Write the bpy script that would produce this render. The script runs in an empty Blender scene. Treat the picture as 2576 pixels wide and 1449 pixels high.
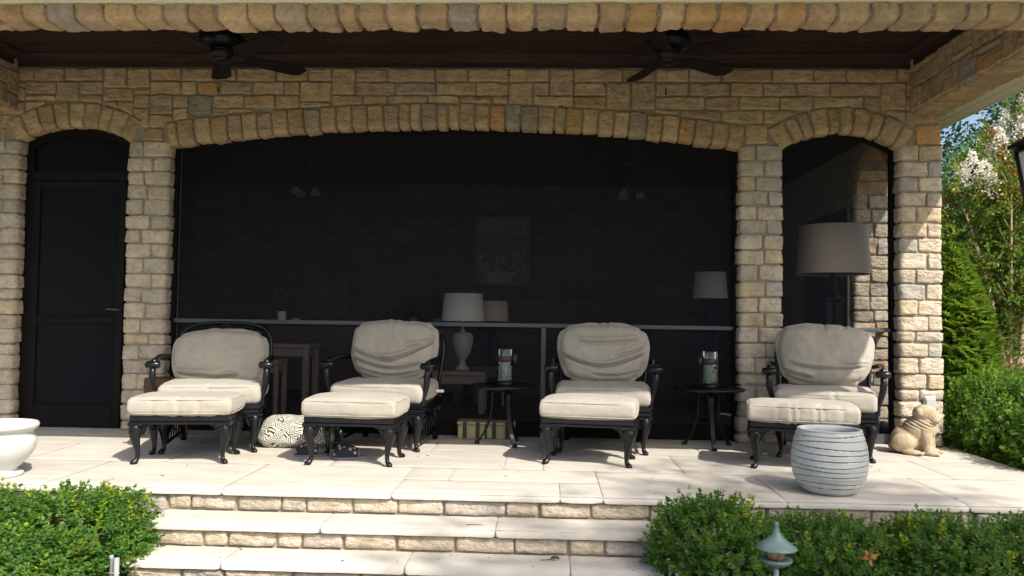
import bpy, math, random
import numpy as np
from mathutils import Vector, Matrix, noise

S = bpy.context.scene
COL = S.collection
rad = math.radians

# ---------------------------------------------------------------- camera
cam_data = bpy.data.cameras.new("camera")
cam = bpy.data.objects.new("camera", cam_data)
COL.objects.link(cam)
cam_data.sensor_fit = 'HORIZONTAL'
cam_data.sensor_width = 36.0
cam_data.lens = 36.0 * 2050.0 / 2576.0
cam_data.clip_start = 0.05
cam_data.clip_end = 2000.0
_yaw, _pit, _rol = math.atan(84 / 2050), math.atan(76.5 / 2050), 0.0142
_F = Vector((-math.sin(_yaw) * math.cos(_pit), math.cos(_yaw) * math.cos(_pit), math.sin(_pit)))
_r0 = Vector((math.cos(_yaw), math.sin(_yaw), 0))
_u0 = _r0.cross(_F)
_R = math.cos(_rol) * _r0 + math.sin(_rol) * _u0
_U = -math.sin(_rol) * _r0 + math.cos(_rol) * _u0
_m = Matrix((_R, _U, -_F)).transposed().to_4x4()
_m.translation = Vector((0, -7.72, 1.13))
cam.matrix_world = _m
S.camera = cam

# ---------------------------------------------------------------- sky, sun, exposure
SUN = Vector((0.64, -0.78, 1.0)).normalized()          # towards the sun
elev = math.asin(SUN.z)
W = bpy.data.worlds.new("World")
S.world = W
W.use_nodes = True
wn, wl = W.node_tree.nodes, W.node_tree.links
wn.clear()
wo = wn.new('ShaderNodeOutputWorld')
wb = wn.new('ShaderNodeBackground')
sky = wn.new('ShaderNodeTexSky')
sky.sky_type = 'NISHITA'
sky.sun_disc = False
sky.sun_elevation = elev
sky.sun_rotation = math.atan2(SUN.x, SUN.y)
sky.air_density = 1.0
sky.dust_density = 3.5
sky.ozone_density = 1.0
wb.inputs['Strength'].default_value = 0.15
wl.new(sky.outputs[0], wb.inputs[0])
wl.new(wb.outputs[0], wo.inputs[0])

sd = bpy.data.lights.new("sun", 'SUN')
sd.energy = 4.3
sd.angle = rad(0.55)
sd.color = (1.0, 0.945, 0.86)
so = bpy.data.objects.new("sun", sd)
COL.objects.link(so)
so.rotation_euler = SUN.to_track_quat('Z', 'Y').to_euler()
so.location = (6, -8, 10)

S.view_settings.view_transform = 'Standard'
S.view_settings.look = 'None'
S.view_settings.exposure = 0.58
S.view_settings.gamma = 1.0
S.view_settings.use_curve_mapping = False
S.render.engine = 'CYCLES'
S.cycles.max_bounces = 8
S.cycles.diffuse_bounces = 4
S.cycles.transparent_max_bounces = 16
S.cycles.caustics_reflective = False
S.cycles.caustics_refractive = False

# ---------------------------------------------------------------- materials
def mat(name, col=(.5, .5, .5), rough=.6, metal=0.0, spec=.5, attr=False, var=0.0, vscale=6.0,
        bump=0.0, bscale=40.0, coat=0.0, stretch=None, dirt=0.0):
    """principled material; attr: base colour from the mesh's own per-piece colour"""
    m = bpy.data.materials.new(name)
    m.use_nodes = True
    nt = m.node_tree
    N, L = nt.nodes, nt.links
    b = N['Principled BSDF']
    b.inputs['Roughness'].default_value = rough
    b.inputs['Metallic'].default_value = metal
    b.inputs['Specular IOR Level'].default_value = spec
    b.inputs['Coat Weight'].default_value = coat
    tc = N.new('ShaderNodeTexCoord')
    vec = tc.outputs['Object']
    if stretch:
        mp = N.new('ShaderNodeMapping')
        mp.inputs['Scale'].default_value = stretch
        L.new(vec, mp.inputs['Vector'])
        vec = mp.outputs[0]
    if attr:
        a = N.new('ShaderNodeVertexColor')
        a.layer_name = 'tint'
        src = a.outputs['Color']
    else:
        c = N.new('ShaderNodeRGB')
        c.outputs[0].default_value = (*col, 1)
        src = c.outputs[0]
    if var:
        n = N.new('ShaderNodeTexNoise')
        n.inputs['Scale'].default_value = vscale
        n.inputs['Detail'].default_value = 6
        n.inputs['Roughness'].default_value = .65
        L.new(vec, n.inputs['Vector'])
        mr = N.new('ShaderNodeMapRange')
        mr.inputs['From Min'].default_value = .3
        mr.inputs['From Max'].default_value = .7
        mr.inputs['To Min'].default_value = 1 - var
        mr.inputs['To Max'].default_value = 1 + var
        L.new(n.outputs['Fac'], mr.inputs['Value'])
        mx = N.new('ShaderNodeMix')
        mx.data_type = 'RGBA'
        mx.blend_type = 'MULTIPLY'
        mx.inputs['Factor'].default_value = 1
        L.new(src, mx.inputs[6])
        L.new(mr.outputs[0], mx.inputs[7])
        src = mx.outputs[2]
    if dirt:
        n2 = N.new('ShaderNodeTexNoise')
        n2.inputs['Scale'].default_value = 60
        n2.inputs['Detail'].default_value = 3
        L.new(tc.outputs['Object'], n2.inputs['Vector'])
        r2 = N.new('ShaderNodeMapRange')
        r2.inputs['From Min'].default_value = .68
        r2.inputs['From Max'].default_value = .74
        r2.inputs['To Min'].default_value = 0
        r2.inputs['To Max'].default_value = dirt
        L.new(n2.outputs['Fac'], r2.inputs['Value'])
        mx2 = N.new('ShaderNodeMix')
        mx2.data_type = 'RGBA'
        L.new(r2.outputs[0], mx2.inputs[0])
        L.new(src, mx2.inputs[6])
        mx2.inputs[7].default_value = (.12, .10, .08, 1)
        src = mx2.outputs[2]
    L.new(src, b.inputs['Base Color'])
    if bump:
        n = N.new('ShaderNodeTexNoise')
        n.inputs['Scale'].default_value = bscale
        n.inputs['Detail'].default_value = 5
        L.new(vec, n.inputs['Vector'])
        bp = N.new('ShaderNodeBump')
        bp.inputs['Strength'].default_value = bump
        bp.inputs['Distance'].default_value = .01
        L.new(n.outputs['Fac'], bp.inputs['Height'])
        L.new(bp.outputs[0], b.inputs['Normal'])
    return m

def stone_mat(name, var=.20):
    m = mat(name, rough=.93, spec=.15, attr=True, var=var, vscale=8)
    N, L = m.node_tree.nodes, m.node_tree.links
    b = N['Principled BSDF']
    tc = N.new('ShaderNodeTexCoord')
    src = b.inputs['Base Color'].links[0].from_socket
    def nz(scale, detail, rough=.6, stretch=None):
        n = N.new('ShaderNodeTexNoise')
        n.inputs['Scale'].default_value = scale
        n.inputs['Detail'].default_value = detail
        n.inputs['Roughness'].default_value = rough
        if stretch:
            mp = N.new('ShaderNodeMapping')
            mp.inputs['Scale'].default_value = stretch
            L.new(tc.outputs['Object'], mp.inputs['Vector'])
            L.new(mp.outputs[0], n.inputs['Vector'])
        else:
            L.new(tc.outputs['Object'], n.inputs['Vector'])
        return n
    a = nz(24, 5, .7)
    r = N.new('ShaderNodeMapRange')
    r.inputs['From Min'].default_value = .34
    r.inputs['From Max'].default_value = .50
    r.inputs['To Min'].default_value = .78
    r.inputs['To Max'].default_value = 1.04
    L.new(a.outputs['Fac'], r.inputs['Value'])
    mx = N.new('ShaderNodeMix')
    mx.data_type = 'RGBA'
    mx.blend_type = 'MULTIPLY'
    mx.inputs['Factor'].default_value = 1
    L.new(src, mx.inputs[6])
    L.new(r.outputs[0], mx.inputs[7])
    # rusty and grey veins that belong to the stone
    v = nz(5.5, 4, .6, (1, 1, 2.2))
    r2 = N.new('ShaderNodeMapRange')
    r2.inputs['From Min'].default_value = .54
    r2.inputs['From Max'].default_value = .70
    r2.inputs['To Max'].default_value = .42
    L.new(v.outputs['Fac'], r2.inputs['Value'])
    mx2 = N.new('ShaderNodeMix')
    mx2.data_type = 'RGBA'
    L.new(r2.outputs[0], mx2.inputs[0])
    L.new(mx.outputs[2], mx2.inputs[6])
    mx2.inputs[7].default_value = (.40, .27, .15, 1)
    L.new(mx2.outputs[2], b.inputs['Base Color'])
    h1, h2 = nz(13, 7, .64, (1, 1, 1.9)), nz(60, 3, .6)
    ad = N.new('ShaderNodeMath')
    ad.operation = 'MULTIPLY_ADD'
    ad.inputs[1].default_value = .22
    L.new(h2.outputs['Fac'], ad.inputs[0])
    L.new(h1.outputs['Fac'], ad.inputs[2])
    bp = N.new('ShaderNodeBump')
    bp.inputs['Strength'].default_value = .85
    bp.inputs['Distance'].default_value = .045
    L.new(ad.outputs[0], bp.inputs['Height'])
    L.new(bp.outputs[0], b.inputs['Normal'])
    return m

def leaf_mat(name, rough=.45, trans=.42):
    m = bpy.data.materials.new(name)
    m.use_nodes = True
    N, L = m.node_tree.nodes, m.node_tree.links
    b = N['Principled BSDF']
    a = N.new('ShaderNodeVertexColor')
    a.layer_name = 'tint'
    L.new(a.outputs['Color'], b.inputs['Base Color'])
    b.inputs['Roughness'].default_value = rough
    b.inputs['Specular IOR Level'].default_value = .35
    t = N.new('ShaderNodeBsdfTranslucent')
    hs = N.new('ShaderNodeHueSaturation')
    hs.inputs['Value'].default_value = 1.5
    hs.inputs['Hue'].default_value = .48
    L.new(a.outputs['Color'], hs.inputs['Color'])
    L.new(hs.outputs[0], t.inputs['Color'])
    mx = N.new('ShaderNodeMixShader')
    mx.inputs[0].default_value = trans
    L.new(b.outputs[0], mx.inputs[1])
    L.new(t.outputs[0], mx.inputs[2])
    L.new(mx.outputs[0], N['Material Output'].inputs['Surface'])
    return m

def screen_mat(name, open_=.42, col=(.05, .052, .055)):
    m = bpy.data.materials.new(name)
    m.use_nodes = True
    N, L = m.node_tree.nodes, m.node_tree.links
    b = N['Principled BSDF']
    b.inputs['Base Color'].default_value = (*col, 1)
    b.inputs['Roughness'].default_value = .7
    b.inputs['Specular IOR Level'].default_value = .04
    t = N.new('ShaderNodeBsdfTransparent')
    mx = N.new('ShaderNodeMixShader')
    mx.inputs[0].default_value = open_
    L.new(b.outputs[0], mx.inputs[1])
    L.new(t.outputs[0], mx.inputs[2])
    L.new(mx.outputs[0], N['Material Output'].inputs['Surface'])
    return m

def glass_mat(name):
    m = bpy.data.materials.new(name)
    m.use_nodes = True
    N, L = m.node_tree.nodes, m.node_tree.links
    t = N.new('ShaderNodeBsdfTransparent')
    t.inputs['Color'].default_value = (.9, .93, .92, 1)
    g = N.new('ShaderNodeBsdfGlossy')
    g.inputs['Roughness'].default_value = .05
    f = N.new('ShaderNodeFresnel')
    f.inputs['IOR'].default_value = 1.45
    mx = N.new('ShaderNodeMixShader')
    L.new(f.outputs[0], mx.inputs[0])
    L.new(t.outputs[0], mx.inputs[1])
    L.new(g.outputs[0], mx.inputs[2])
    L.new(mx.outputs[0], N['Material Output'].inputs['Surface'])
    return m

M = {}
M['stone'] = stone_mat('ashlar_stone')
M['mortar'] = mat('mortar', (.30, .262, .215), rough=.95, spec=.1, var=.15, vscale=20, bump=.4, bscale=80)
M['limestone'] = mat('limestone_paving', rough=.8, spec=.25, attr=True, var=.13, vscale=2.3, bump=.15, bscale=60, stretch=(1, 2.6, 1), dirt=.55)
M['grout'] = mat('grout', (.40, .37, .33), rough=.95, var=.12, vscale=30)
M['wood'] = mat('ceiling_wood', (.036, .0215, .0180), rough=.7, spec=.12, var=.5, vscale=3, stretch=(.5, 12, 12))
M['cream'] = mat('cream_paint', (.66, .62, .50), rough=.55, spec=.4, var=.03, vscale=4)
M['roof'] = mat('roof_shingle', (.12, .105, .09), rough=.9, var=.3, vscale=12)
M['metal'] = mat('cast_black_metal', (.0065, .007, .0092), rough=.27, spec=.32, var=.25, vscale=14)
M['fanmetal'] = mat('fan_dark_metal', (.006, .006, .008), rough=.35, spec=.22)
M['blade'] = mat('fan_blade_wood', (.014, .0085, .008), rough=.6, spec=.15, var=.3, vscale=4, stretch=(2, 18, 4))
M['frame'] = mat('screen_frame_bronze', (.0075, .0065, .0062), rough=.6, spec=.12)
M['rail'] = mat('screen_rail_bronze', (.060, .068, .082), rough=.4, spec=.4)
M['screen'] = screen_mat('insect_screen', .66, (.022, .026, .036))
M['sidescreen'] = screen_mat('side_insect_screen', .84, (.11, .11, .12))
M['glass'] = glass_mat('clear_glass')
M['frost'] = mat('frosted_glass', (.42, .44, .40), rough=.35, var=.12, vscale=6)
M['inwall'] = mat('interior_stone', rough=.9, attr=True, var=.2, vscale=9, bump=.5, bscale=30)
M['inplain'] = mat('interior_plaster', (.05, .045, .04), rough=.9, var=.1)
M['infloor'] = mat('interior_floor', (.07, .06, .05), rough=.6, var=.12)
M['ground'] = mat('mulch_soil', (.045, .032, .022), rough=1, var=.5, vscale=9, bump=.8, bscale=30)
M['lawn'] = mat('lawn_grass', (.055, .095, .025), rough=.95, var=.35, vscale=2.0, bump=.6, bscale=60)
M['leaf'] = leaf_mat('boxwood_leaf')
M['leaf2'] = leaf_mat('tree_leaf', .5, .45)
M['petal'] = leaf_mat('white_petal', .6, .3)
M['bark'] = mat('pale_bark', (.50, .375, .24), rough=.85, var=.25, vscale=6, stretch=(6, 6, 1), bump=.3, bscale=20)
M['bark2'] = mat('dark_bark', (.09, .065, .045), rough=.95, var=.3, vscale=9, bump=.5, bscale=20)
M['twig'] = mat('shrub_twig', (.030, .026, .014), rough=.95, var=.3, vscale=9)
M['urn'] = mat('white_glaze', (.56, .56, .545), rough=.38, spec=.4, var=.05, vscale=5, bump=.06, bscale=20)
M['ribpot'] = mat('grey_glaze', rough=.36, spec=.4, attr=True, var=.06, vscale=7)
M['soil'] = mat('potting_soil', (.03, .022, .017), rough=1, var=.4, vscale=40, bump=.8, bscale=80)
M['dog'] = mat('cast_stone_tan', (.405, .325, .225), rough=.92, spec=.15, var=.2, vscale=14, bump=.4, bscale=90)
M['verdigris'] = mat('verdigris_copper', (.115, .175, .165), rough=.6, metal=.15, var=.35, vscale=11)
M['amber'] = mat('amber_glass', (.26, .14, .085), rough=.25, var=.15, vscale=10)
M['shade'] = mat('linen_shade', (.68, .565, .48), rough=.9, var=.04, vscale=60)
M['shadein'] = mat('shade_lining', (.20, .12, .09), rough=.9)
M['whiteshade'] = mat('white_lamp_shade', (.80, .78, .76), rough=.9)
M['urnlamp'] = mat('mottled_ceramic', (.42, .39, .37), rough=.5, var=.3, vscale=30)
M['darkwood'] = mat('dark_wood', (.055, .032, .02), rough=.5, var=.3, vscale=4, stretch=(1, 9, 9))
M['tablewood'] = mat('side_table_wood', (.25, .20, .16), rough=.6, var=.2, vscale=5, stretch=(1, 9, 9))
M['crate'] = mat('red_brown_wood', (.085, .036, .02), rough=.7, var=.4, vscale=8, stretch=(1, 6, 6))
M['honey'] = mat('honey_wood', (.38, .19, .07), rough=.6, var=.25, vscale=8, stretch=(9, 9, 1))
M['olive'] = mat('olive_fabric', (.36, .35, .19), rough=.9, var=.12, vscale=20, bump=.2, bscale=150)
M['leather'] = mat('brown_leather_strap', (.032, .018, .011), rough=.55, var=.3, vscale=20)
M['slipper'] = mat('slipper_sole', (.16, .17, .20), rough=.8, var=.1)
M['tag'] = mat('white_tag', (.75, .75, .72), rough=.7)
M['plastic'] = mat('grey_plastic', (.42, .43, .42), rough=.4, var=.06)
M['pvc'] = mat('grey_conduit', (.30, .31, .31), rough=.45, var=.1)
M['shell'] = mat('sea_glass_pebbles', rough=.35, attr=True)
M['dryleaf'] = mat('dry_leaf', (.085, .055, .03), rough=.9, var=.3, vscale=40)
M['brownleaf'] = mat('brown_leaf', (.36, .15, .05), rough=.8, var=.2, vscale=40)
M['dimglass'] = mat('opal_glass', (.15, .155, .15), rough=.4)
M['dimshade'] = mat('grey_lamp_shade', (.42, .41, .40), rough=.9)
M['candle'] = mat('candle_wax', (.55, .52, .45), rough=.5)
M['paint'] = mat('painting', rough=.7, attr=True, var=.2, vscale=14)
M['rock'] = mat('blue_grey_stone', (.16, .19, .22), rough=.85, var=.25, vscale=12, bump=.4, bscale=40)

# woven cushion cloth
def cloth():
    m = mat('woven_cushion_cloth', (.365, .335, .282), rough=.95, spec=.08, var=.07, vscale=22)
    N, L = m.node_tree.nodes, m.node_tree.links
    b = N['Principled BSDF']
    b.inputs['Sheen Weight'].default_value = .15
    tc = N.new('ShaderNodeTexCoord')
    w = N.new('ShaderNodeTexNoise')
    w.inputs['Scale'].default_value = 260
    w.inputs['Detail'].default_value = 2
    n2 = N.new('ShaderNodeTexNoise')
    n2.inputs['Scale'].default_value = 9
    n2.inputs['Detail'].default_value = 3
    L.new(tc.outputs['Object'], w.inputs[0])
    L.new(tc.outputs['Object'], n2.inputs[0])
    ad = N.new('ShaderNodeMath')
    ad.operation = 'MULTIPLY_ADD'
    ad.inputs[1].default_value = 2.5
    L.new(n2.outputs['Fac'], ad.inputs[0])
    L.new(w.outputs['Fac'], ad.inputs[2])
    bp = N.new('ShaderNodeBump')
    bp.inputs['Strength'].default_value = .30
    bp.inputs['Distance'].default_value = .006
    L.new(ad.outputs[0], bp.inputs['Height'])
    L.new(bp.outputs[0], b.inputs['Normal'])
    return m
M['cloth'] = cloth()

# black and white fern print
def fern():
    m = bpy.data.materials.new('fern_print')
    m.use_nodes = True
    N, L = m.node_tree.nodes, m.node_tree.links
    b = N['Principled BSDF']
    b.inputs['Roughness'].default_value = .9
    tc = N.new('ShaderNodeTexCoord')
    v = N.new('ShaderNodeTexVoronoi')
    v.inputs['Scale'].default_value = 19
    L.new(tc.outputs['Object'], v.inputs['Vector'])
    sub = N.new('ShaderNodeVectorMath')
    sub.operation = 'SUBTRACT'
    L.new(tc.outputs['Object'], sub.inputs[0])
    L.new(v.outputs['Position'], sub.inputs[1])
    mul = N.new('ShaderNodeVectorMath')
    mul.operation = 'SCALE'
    mul.inputs['Scale'].default_value = 6.283
    L.new(v.outputs['Color'], mul.inputs[0])
    rot = N.new('ShaderNodeVectorRotate')
    rot.rotation_type = 'EULER_XYZ'
    L.new(tc.outputs['Object'], rot.inputs['Vector'])
    L.new(mul.outputs[0], rot.inputs['Rotation'])
    w = N.new('ShaderNodeTexWave')
    w.inputs['Scale'].default_value = 22
    w.inputs['Distortion'].default_value = 3.5
    w.inputs['Detail'].default_value = 1
    L.new(rot.outputs[0], w.inputs['Vector'])
    cr = N.new('ShaderNodeValToRGB')
    cr.color_ramp.elements[0].position = .40
    cr.color_ramp.elements[0].color = (.014, .014, .013, 1)
    cr.color_ramp.elements[1].position = .46
    cr.color_ramp.elements[1].color = (.62, .60, .50, 1)
    L.new(w.outputs['Fac'], cr.inputs[0])
    L.new(cr.outputs[0], b.inputs['Base Color'])
    return m
M['fern'] = fern()

# dark cloth with pale pink dots
def dots():
    m = bpy.data.materials.new('dotted_cloth')
    m.use_nodes = True
    N, L = m.node_tree.nodes, m.node_tree.links
    b = N['Principled BSDF']
    b.inputs['Roughness'].default_value = .9
    tc = N.new('ShaderNodeTexCoord')
    v = N.new('ShaderNodeTexVoronoi')
    v.inputs['Scale'].default_value = 24
    v.inputs['Randomness'].default_value = .35
    L.new(tc.outputs['Object'], v.inputs['Vector'])
    cr = N.new('ShaderNodeValToRGB')
    cr.color_ramp.elements[0].position = .30
    cr.color_ramp.elements[0].color = (.40, .30, .33, 1)
    cr.color_ramp.elements[1].position = .36
    cr.color_ramp.elements[1].color = (.018, .020, .032, 1)
    L.new(v.outputs['Distance'], cr.inputs[0])
    L.new(cr.outputs[0], b.inputs['Base Color'])
    return m
M['dots'] = dots()

# ---------------------------------------------------------------- mesh helpers
class MB:
    def __init__(s):
        s.v, s.f, s.mi, s.c, s.sm = [], [], [], [], []
    def add(s, vs, fs, mi=0, c=(1, 1, 1), smooth=True):
        o = len(s.v)
        s.v += [tuple(p) for p in vs]
        for f in fs:
            s.f.append([i + o for i in f])
            s.mi.append(mi)
            s.c.append(c)
            s.sm.append(smooth)
    def box(s, lo, hi, mi=0, c=(1, 1, 1), bev=0.0):
        x0, y0, z0 = lo
        x1, y1, z1 = hi
        if bev <= 0:
            vs = [(x, y, z) for z in (z0, z1) for y in (y0, y1) for x in (x0, x1)]
            fs = [(0, 2, 3, 1), (4, 5, 7, 6), (0, 1, 5, 4), (2, 6, 7, 3), (0, 4, 6, 2), (1, 3, 7, 5)]
            s.add(vs, fs, mi, c, False)
            return
        b = min(bev, (x1 - x0) * .45, (y1 - y0) * .45, (z1 - z0) * .45)
        X, Y, Z = (x0, x1), (y0, y1), (z0, z1)
        sg = (1, -1)
        vs, idx = [], {}
        for i in (0, 1):
            for j in (0, 1):
                for k in (0, 1):
                    for a in range(3):
                        p = [X[i] + b * sg[i], Y[j] + b * sg[j], Z[k] + b * sg[k]]
                        p[a] = (X[i], Y[j], Z[k])[a]
                        idx[i, j, k, a] = len(vs)
                        vs.append(p)
        fs = []
        for a in range(3):
            o1, o2 = [q for q in range(3) if q != a]
            for e in (0, 1):
                loop = []
                for p, q in ((0, 0), (1, 0), (1, 1), (0, 1)):
                    t = [0, 0, 0]
                    t[a], t[o1], t[o2] = e, p, q
                    loop.append(idx[t[0], t[1], t[2], a])
                fs.append(loop)
            for p in (0, 1):
                for q in (0, 1):
                    t0, t1 = [0, 0, 0], [0, 0, 0]
                    t0[a], t1[a] = 0, 1
                    t0[o1] = t1[o1] = p
                    t0[o2] = t1[o2] = q
                    fs.append([idx[(*t0, o1)], idx[(*t1, o1)], idx[(*t1, o2)], idx[(*t0, o2)]])
        for i in (0, 1):
            for j in (0, 1):
                for k in (0, 1):
                    fs.append([idx[i, j, k, a] for a in range(3)])
        s.add(vs, fs, mi, c, False)
    def tube(s, pts, r, n=8, mi=0, c=(1, 1, 1), cap=True, sq=1.0, up=None):
        pts = [Vector(p) for p in pts]
        if not hasattr(r, '__len__'):
            r = [r] * len(pts)
        vs, fs = [], []
        ref = Vector(up) if up else None
        prev = None
        for i, p in enumerate(pts):
            t = (pts[min(i + 1, len(pts) - 1)] - pts[max(i - 1, 0)])
            t = t.normalized() if t.length > 1e-9 else Vector((0, 0, 1))
            if prev is None:
                a = ref or (Vector((0, 1, 0)) if abs(t.y) < .9 else Vector((1, 0, 0)))
                n1 = (a - a.dot(t) * t).normalized()
            else:
                n1 = (prev - prev.dot(t) * t).normalized()
            prev = n1
            n2 = t.cross(n1)
            for k in range(n):
                an = 2 * math.pi * k / n
                vs.append(p + r[i] * (math.cos(an) * n1 + math.sin(an) * n2 * sq))
        for i in range(len(pts) - 1):
            for k in range(n):
                a, b = i * n + k, i * n + (k + 1) % n
                fs.append((a, b, b + n, a + n))
        if cap:
            fs.append(tuple(range(n))[::-1])
            fs.append(tuple((len(pts) - 1) * n + k for k in range(n)))
        s.add(vs, fs, mi, c)
    def lathe(s, prof, n=32, ctr=(0, 0, 0), mi=0, c=(1, 1, 1), close=False):
        vs, fs = [], []
        for (r, z) in prof:
            for k in range(n):
                an = 2 * math.pi * k / n
                vs.append((ctr[0] + r * math.cos(an), ctr[1] + r * math.sin(an), ctr[2] + z))
        for i in range(len(prof) - 1):
            for k in range(n):
                a, b = i * n + k, i * n + (k + 1) % n
                fs.append((a, b, b + n, a + n))
        if close:
            fs.append(tuple(range(n))[::-1])
            fs.append(tuple((len(prof) - 1) * n + k for k in range(n)))
        s.add(vs, fs, mi, c)
    def prism(s, poly, fn, t0, t1, mi=0, c=(1, 1, 1)):
        """poly: 2D outline; fn(a,b,t) -> xyz"""
        n = len(poly)
        vs = [fn(a, b, t0) for a, b in poly] + [fn(a, b, t1) for a, b in poly]
        fs = [tuple(range(n))[::-1], tuple(range(n, 2 * n))]
        fs += [(i, (i + 1) % n, n + (i + 1) % n, n + i) for i in range(n)]
        s.add(vs, fs, mi, c, False)
    def grid(s, P, nu, nv, mi=0, c=(1, 1, 1), flip=False):
        """P: flat list (nv+1)*(nu+1)"""
        fs = []
        for j in range(nv):
            for i in range(nu):
                a = j * (nu + 1) + i
                q = (a, a + 1, a + nu + 2, a + nu + 1)
                fs.append(q[::-1] if flip else q)
        s.add(P, fs, mi, c)
    def build(s, name, mats, parent=None, loc=None, recalc=False):
        me = bpy.data.meshes.new(name)
        me.from_pydata(s.v, [], s.f)
        for m in (mats if isinstance(mats, (list, tuple)) else [mats]):
            me.materials.append(m)
        nf = len(s.f)
        me.polygons.foreach_set('material_index', s.mi)
        me.polygons.foreach_set('use_smooth', s.sm)
        at = me.attributes.new('tint', 'FLOAT_COLOR', 'CORNER')
        cnt = [len(f) for f in s.f]
        ca = np.ones((nf, 4), np.float32)
        ca[:, :3] = np.array(s.c, np.float32).reshape(nf, 3)
        at.data.foreach_set('color', np.repeat(ca, cnt, axis=0).ravel())
        if recalc:
            import bmesh
            bm = bmesh.new()
            bm.from_mesh(me)
            bmesh.ops.recalc_face_normals(bm, faces=bm.faces)
            bm.to_mesh(me)
            bm.free()
        me.update()
        return link(name, me, parent, loc)

def link(name, me, parent=None, loc=None):
    o = bpy.data.objects.new(name, me)
    COL.objects.link(o)
    if parent:
        o.parent = parent
    if loc:
        o.location = loc
    return o

def tag(o, label=None, cat=None, group=None, kind=None):
    if label: o['label'] = label
    if cat: o['category'] = cat
    if group: o['group'] = group
    if kind: o['kind'] = kind
    return o

def thing(name, label, cat, loc=(0, 0, 0), rz=0.0, group=None):
    o = bpy.data.objects.new(name, None)
    COL.objects.link(o)
    o.location = loc
    o.rotation_euler = (0, 0, rz)
    o.empty_display_size = .1
    return tag(o, label, cat, group)

def dup(root, loc, rz, label, scale=None):
    r = root.copy()
    COL.objects.link(r)
    r.location = loc
    r.rotation_euler = (0, 0, rz)
    r['label'] = label
    if scale: r.scale = scale
    for ch in list(root.children):
        c = ch.copy()
        COL.objects.link(c)
        c.parent = r
        for g in list(ch.children):
            d = g.copy()
            COL.objects.link(d)
            d.parent = c
    return r

def fbm(p, o=3):
    return noise.fractal(p, 1.0, 2.0, o)

def jit(rng, c, a=.08):
    k = 1 + rng.uniform(-a, a)
    return tuple(max(0.0, x * k) for x in c)

# ---------------------------------------------------------------- stone pieces
PAL = [(0.498, 0.350, 0.209), (0.466, 0.330, 0.200), (0.530, 0.379, 0.233), (0.445, 0.325, 0.214), (0.498, 0.310, 0.153),
       (0.551, 0.320, 0.153), (0.403, 0.310, 0.233), (0.509, 0.364, 0.219), (0.366, 0.310, 0.256), (0.477, 0.320, 0.195)]
WPAL = [10, 10, 10, 9, 3, 1.5, 3, 10, 1, 8]
PIERPAL = [(.53, .45, .345), (.51, .435, .34), (.57, .495, .385), (.47, .41, .335), (.53, .425, .29),
           (.52, .385, .25), (.44, .40, .35), (.56, .475, .365)]
WPIER = [10, 9, 9, 8, 5, 3, 6, 8]

def stone(mb, fn, u0, u1, v0, v1, rng, dep=.022, edge=.008, rough=.006, wob=.005, gap=.0045, cell=.018,
          mi=0, c=(.4, .35, .25), tex=12.0, sink=.006, vlo=None):
    """one rough stone on a surface fn(u,v)->(pos,normal); vlo(u): optional lower bound curve"""
    u0 += gap; u1 -= gap; v0 += gap; v1 -= gap
    if u1 - u0 < .012 or v1 - v0 < .01:
        return
    nu = max(3, min(26, int((u1 - u0) / cell)))
    nv = max(3, min(26, int((v1 - v0) / cell)))
    off = Vector((rng.uniform(-90, 90), rng.uniform(-90, 90), rng.uniform(-90, 90)))
    P = []
    tilt_u, tilt_v = rng.uniform(-1, 1) * rough * .7, rng.uniform(-1, 1) * rough * .7
    cr = min(.016, (v1 - v0) * .18)                 # rounded corners of the face outline
    def ramp(n):
        t = [i / n for i in range(n + 1)]
        return [.5 - .5 * math.cos(math.pi * x) * (1 if n < 5 else 1) for x in t] if n < 6 else \
               [0, .25 / n * 1.2] + [i / n for i in range(1, n)] + [1 - .25 / n * 1.2, 1]
    U, V = ramp(nu), ramp(nv)
    nu, nv = len(U) - 1, len(V) - 1
    for tv in V:
        for tu in U:
            uu = u0 + (u1 - u0) * tu
            lo = v0
            if vlo:
                lo = max(v0, vlo(uu) + gap)
                if v1 - lo < .004: lo = v1 - .004
            vv = lo + (v1 - lo) * tv
            eu, ev = min(tu, 1 - tu) * (u1 - u0), min(tv, 1 - tv) * (v1 - lo)
            if eu < cr and ev < cr:                # pull corners in
                k = (1 - eu / cr) * (1 - ev / cr) * cr * .35
                uu += k if tu < .5 else -k
                vv += k if tv < .5 else -k
            w = wob * 1.6
            q = off + Vector((uu * 7, vv * 7, 0))
            uu += w * noise.noise(q)
            vv += w * noise.noise(q + Vector((31, 7, 5)))
            q2 = off + Vector((uu * 28, vv * 28, 3))
            uu += w * .35 * noise.noise(q2)
            vv += w * .35 * noise.noise(q2 + Vector((11, 3, 9)))
            e = min(eu, ev)
            k = min(1.0, e / edge)
            k = max(0, 1 - (1 - k) ** 2.6) ** .6
            h = -sink + (dep + sink) * k
            h += k * (rough * .9 * fbm(off + Vector((uu * tex, vv * tex, 7)), 5) - rough * .8 * abs(noise.noise(off + Vector((uu * 6 + vv * 9, vv * 22 - uu * 5, 2))))
                      + tilt_u * (tu - .5) * 2 + tilt_v * (tv - .5) * 2)
            p, n = fn(uu, vv)
            P.append(p + n * h)
    mb.grid(P, nu, nv, mi, c)

def plane_fn(o, du, dv):
    o, du, dv = Vector(o), Vector(du), Vector(dv)
    n = du.cross(dv).normalized()
    return lambda u, v: (o + du * u + dv * v, n)

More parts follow.
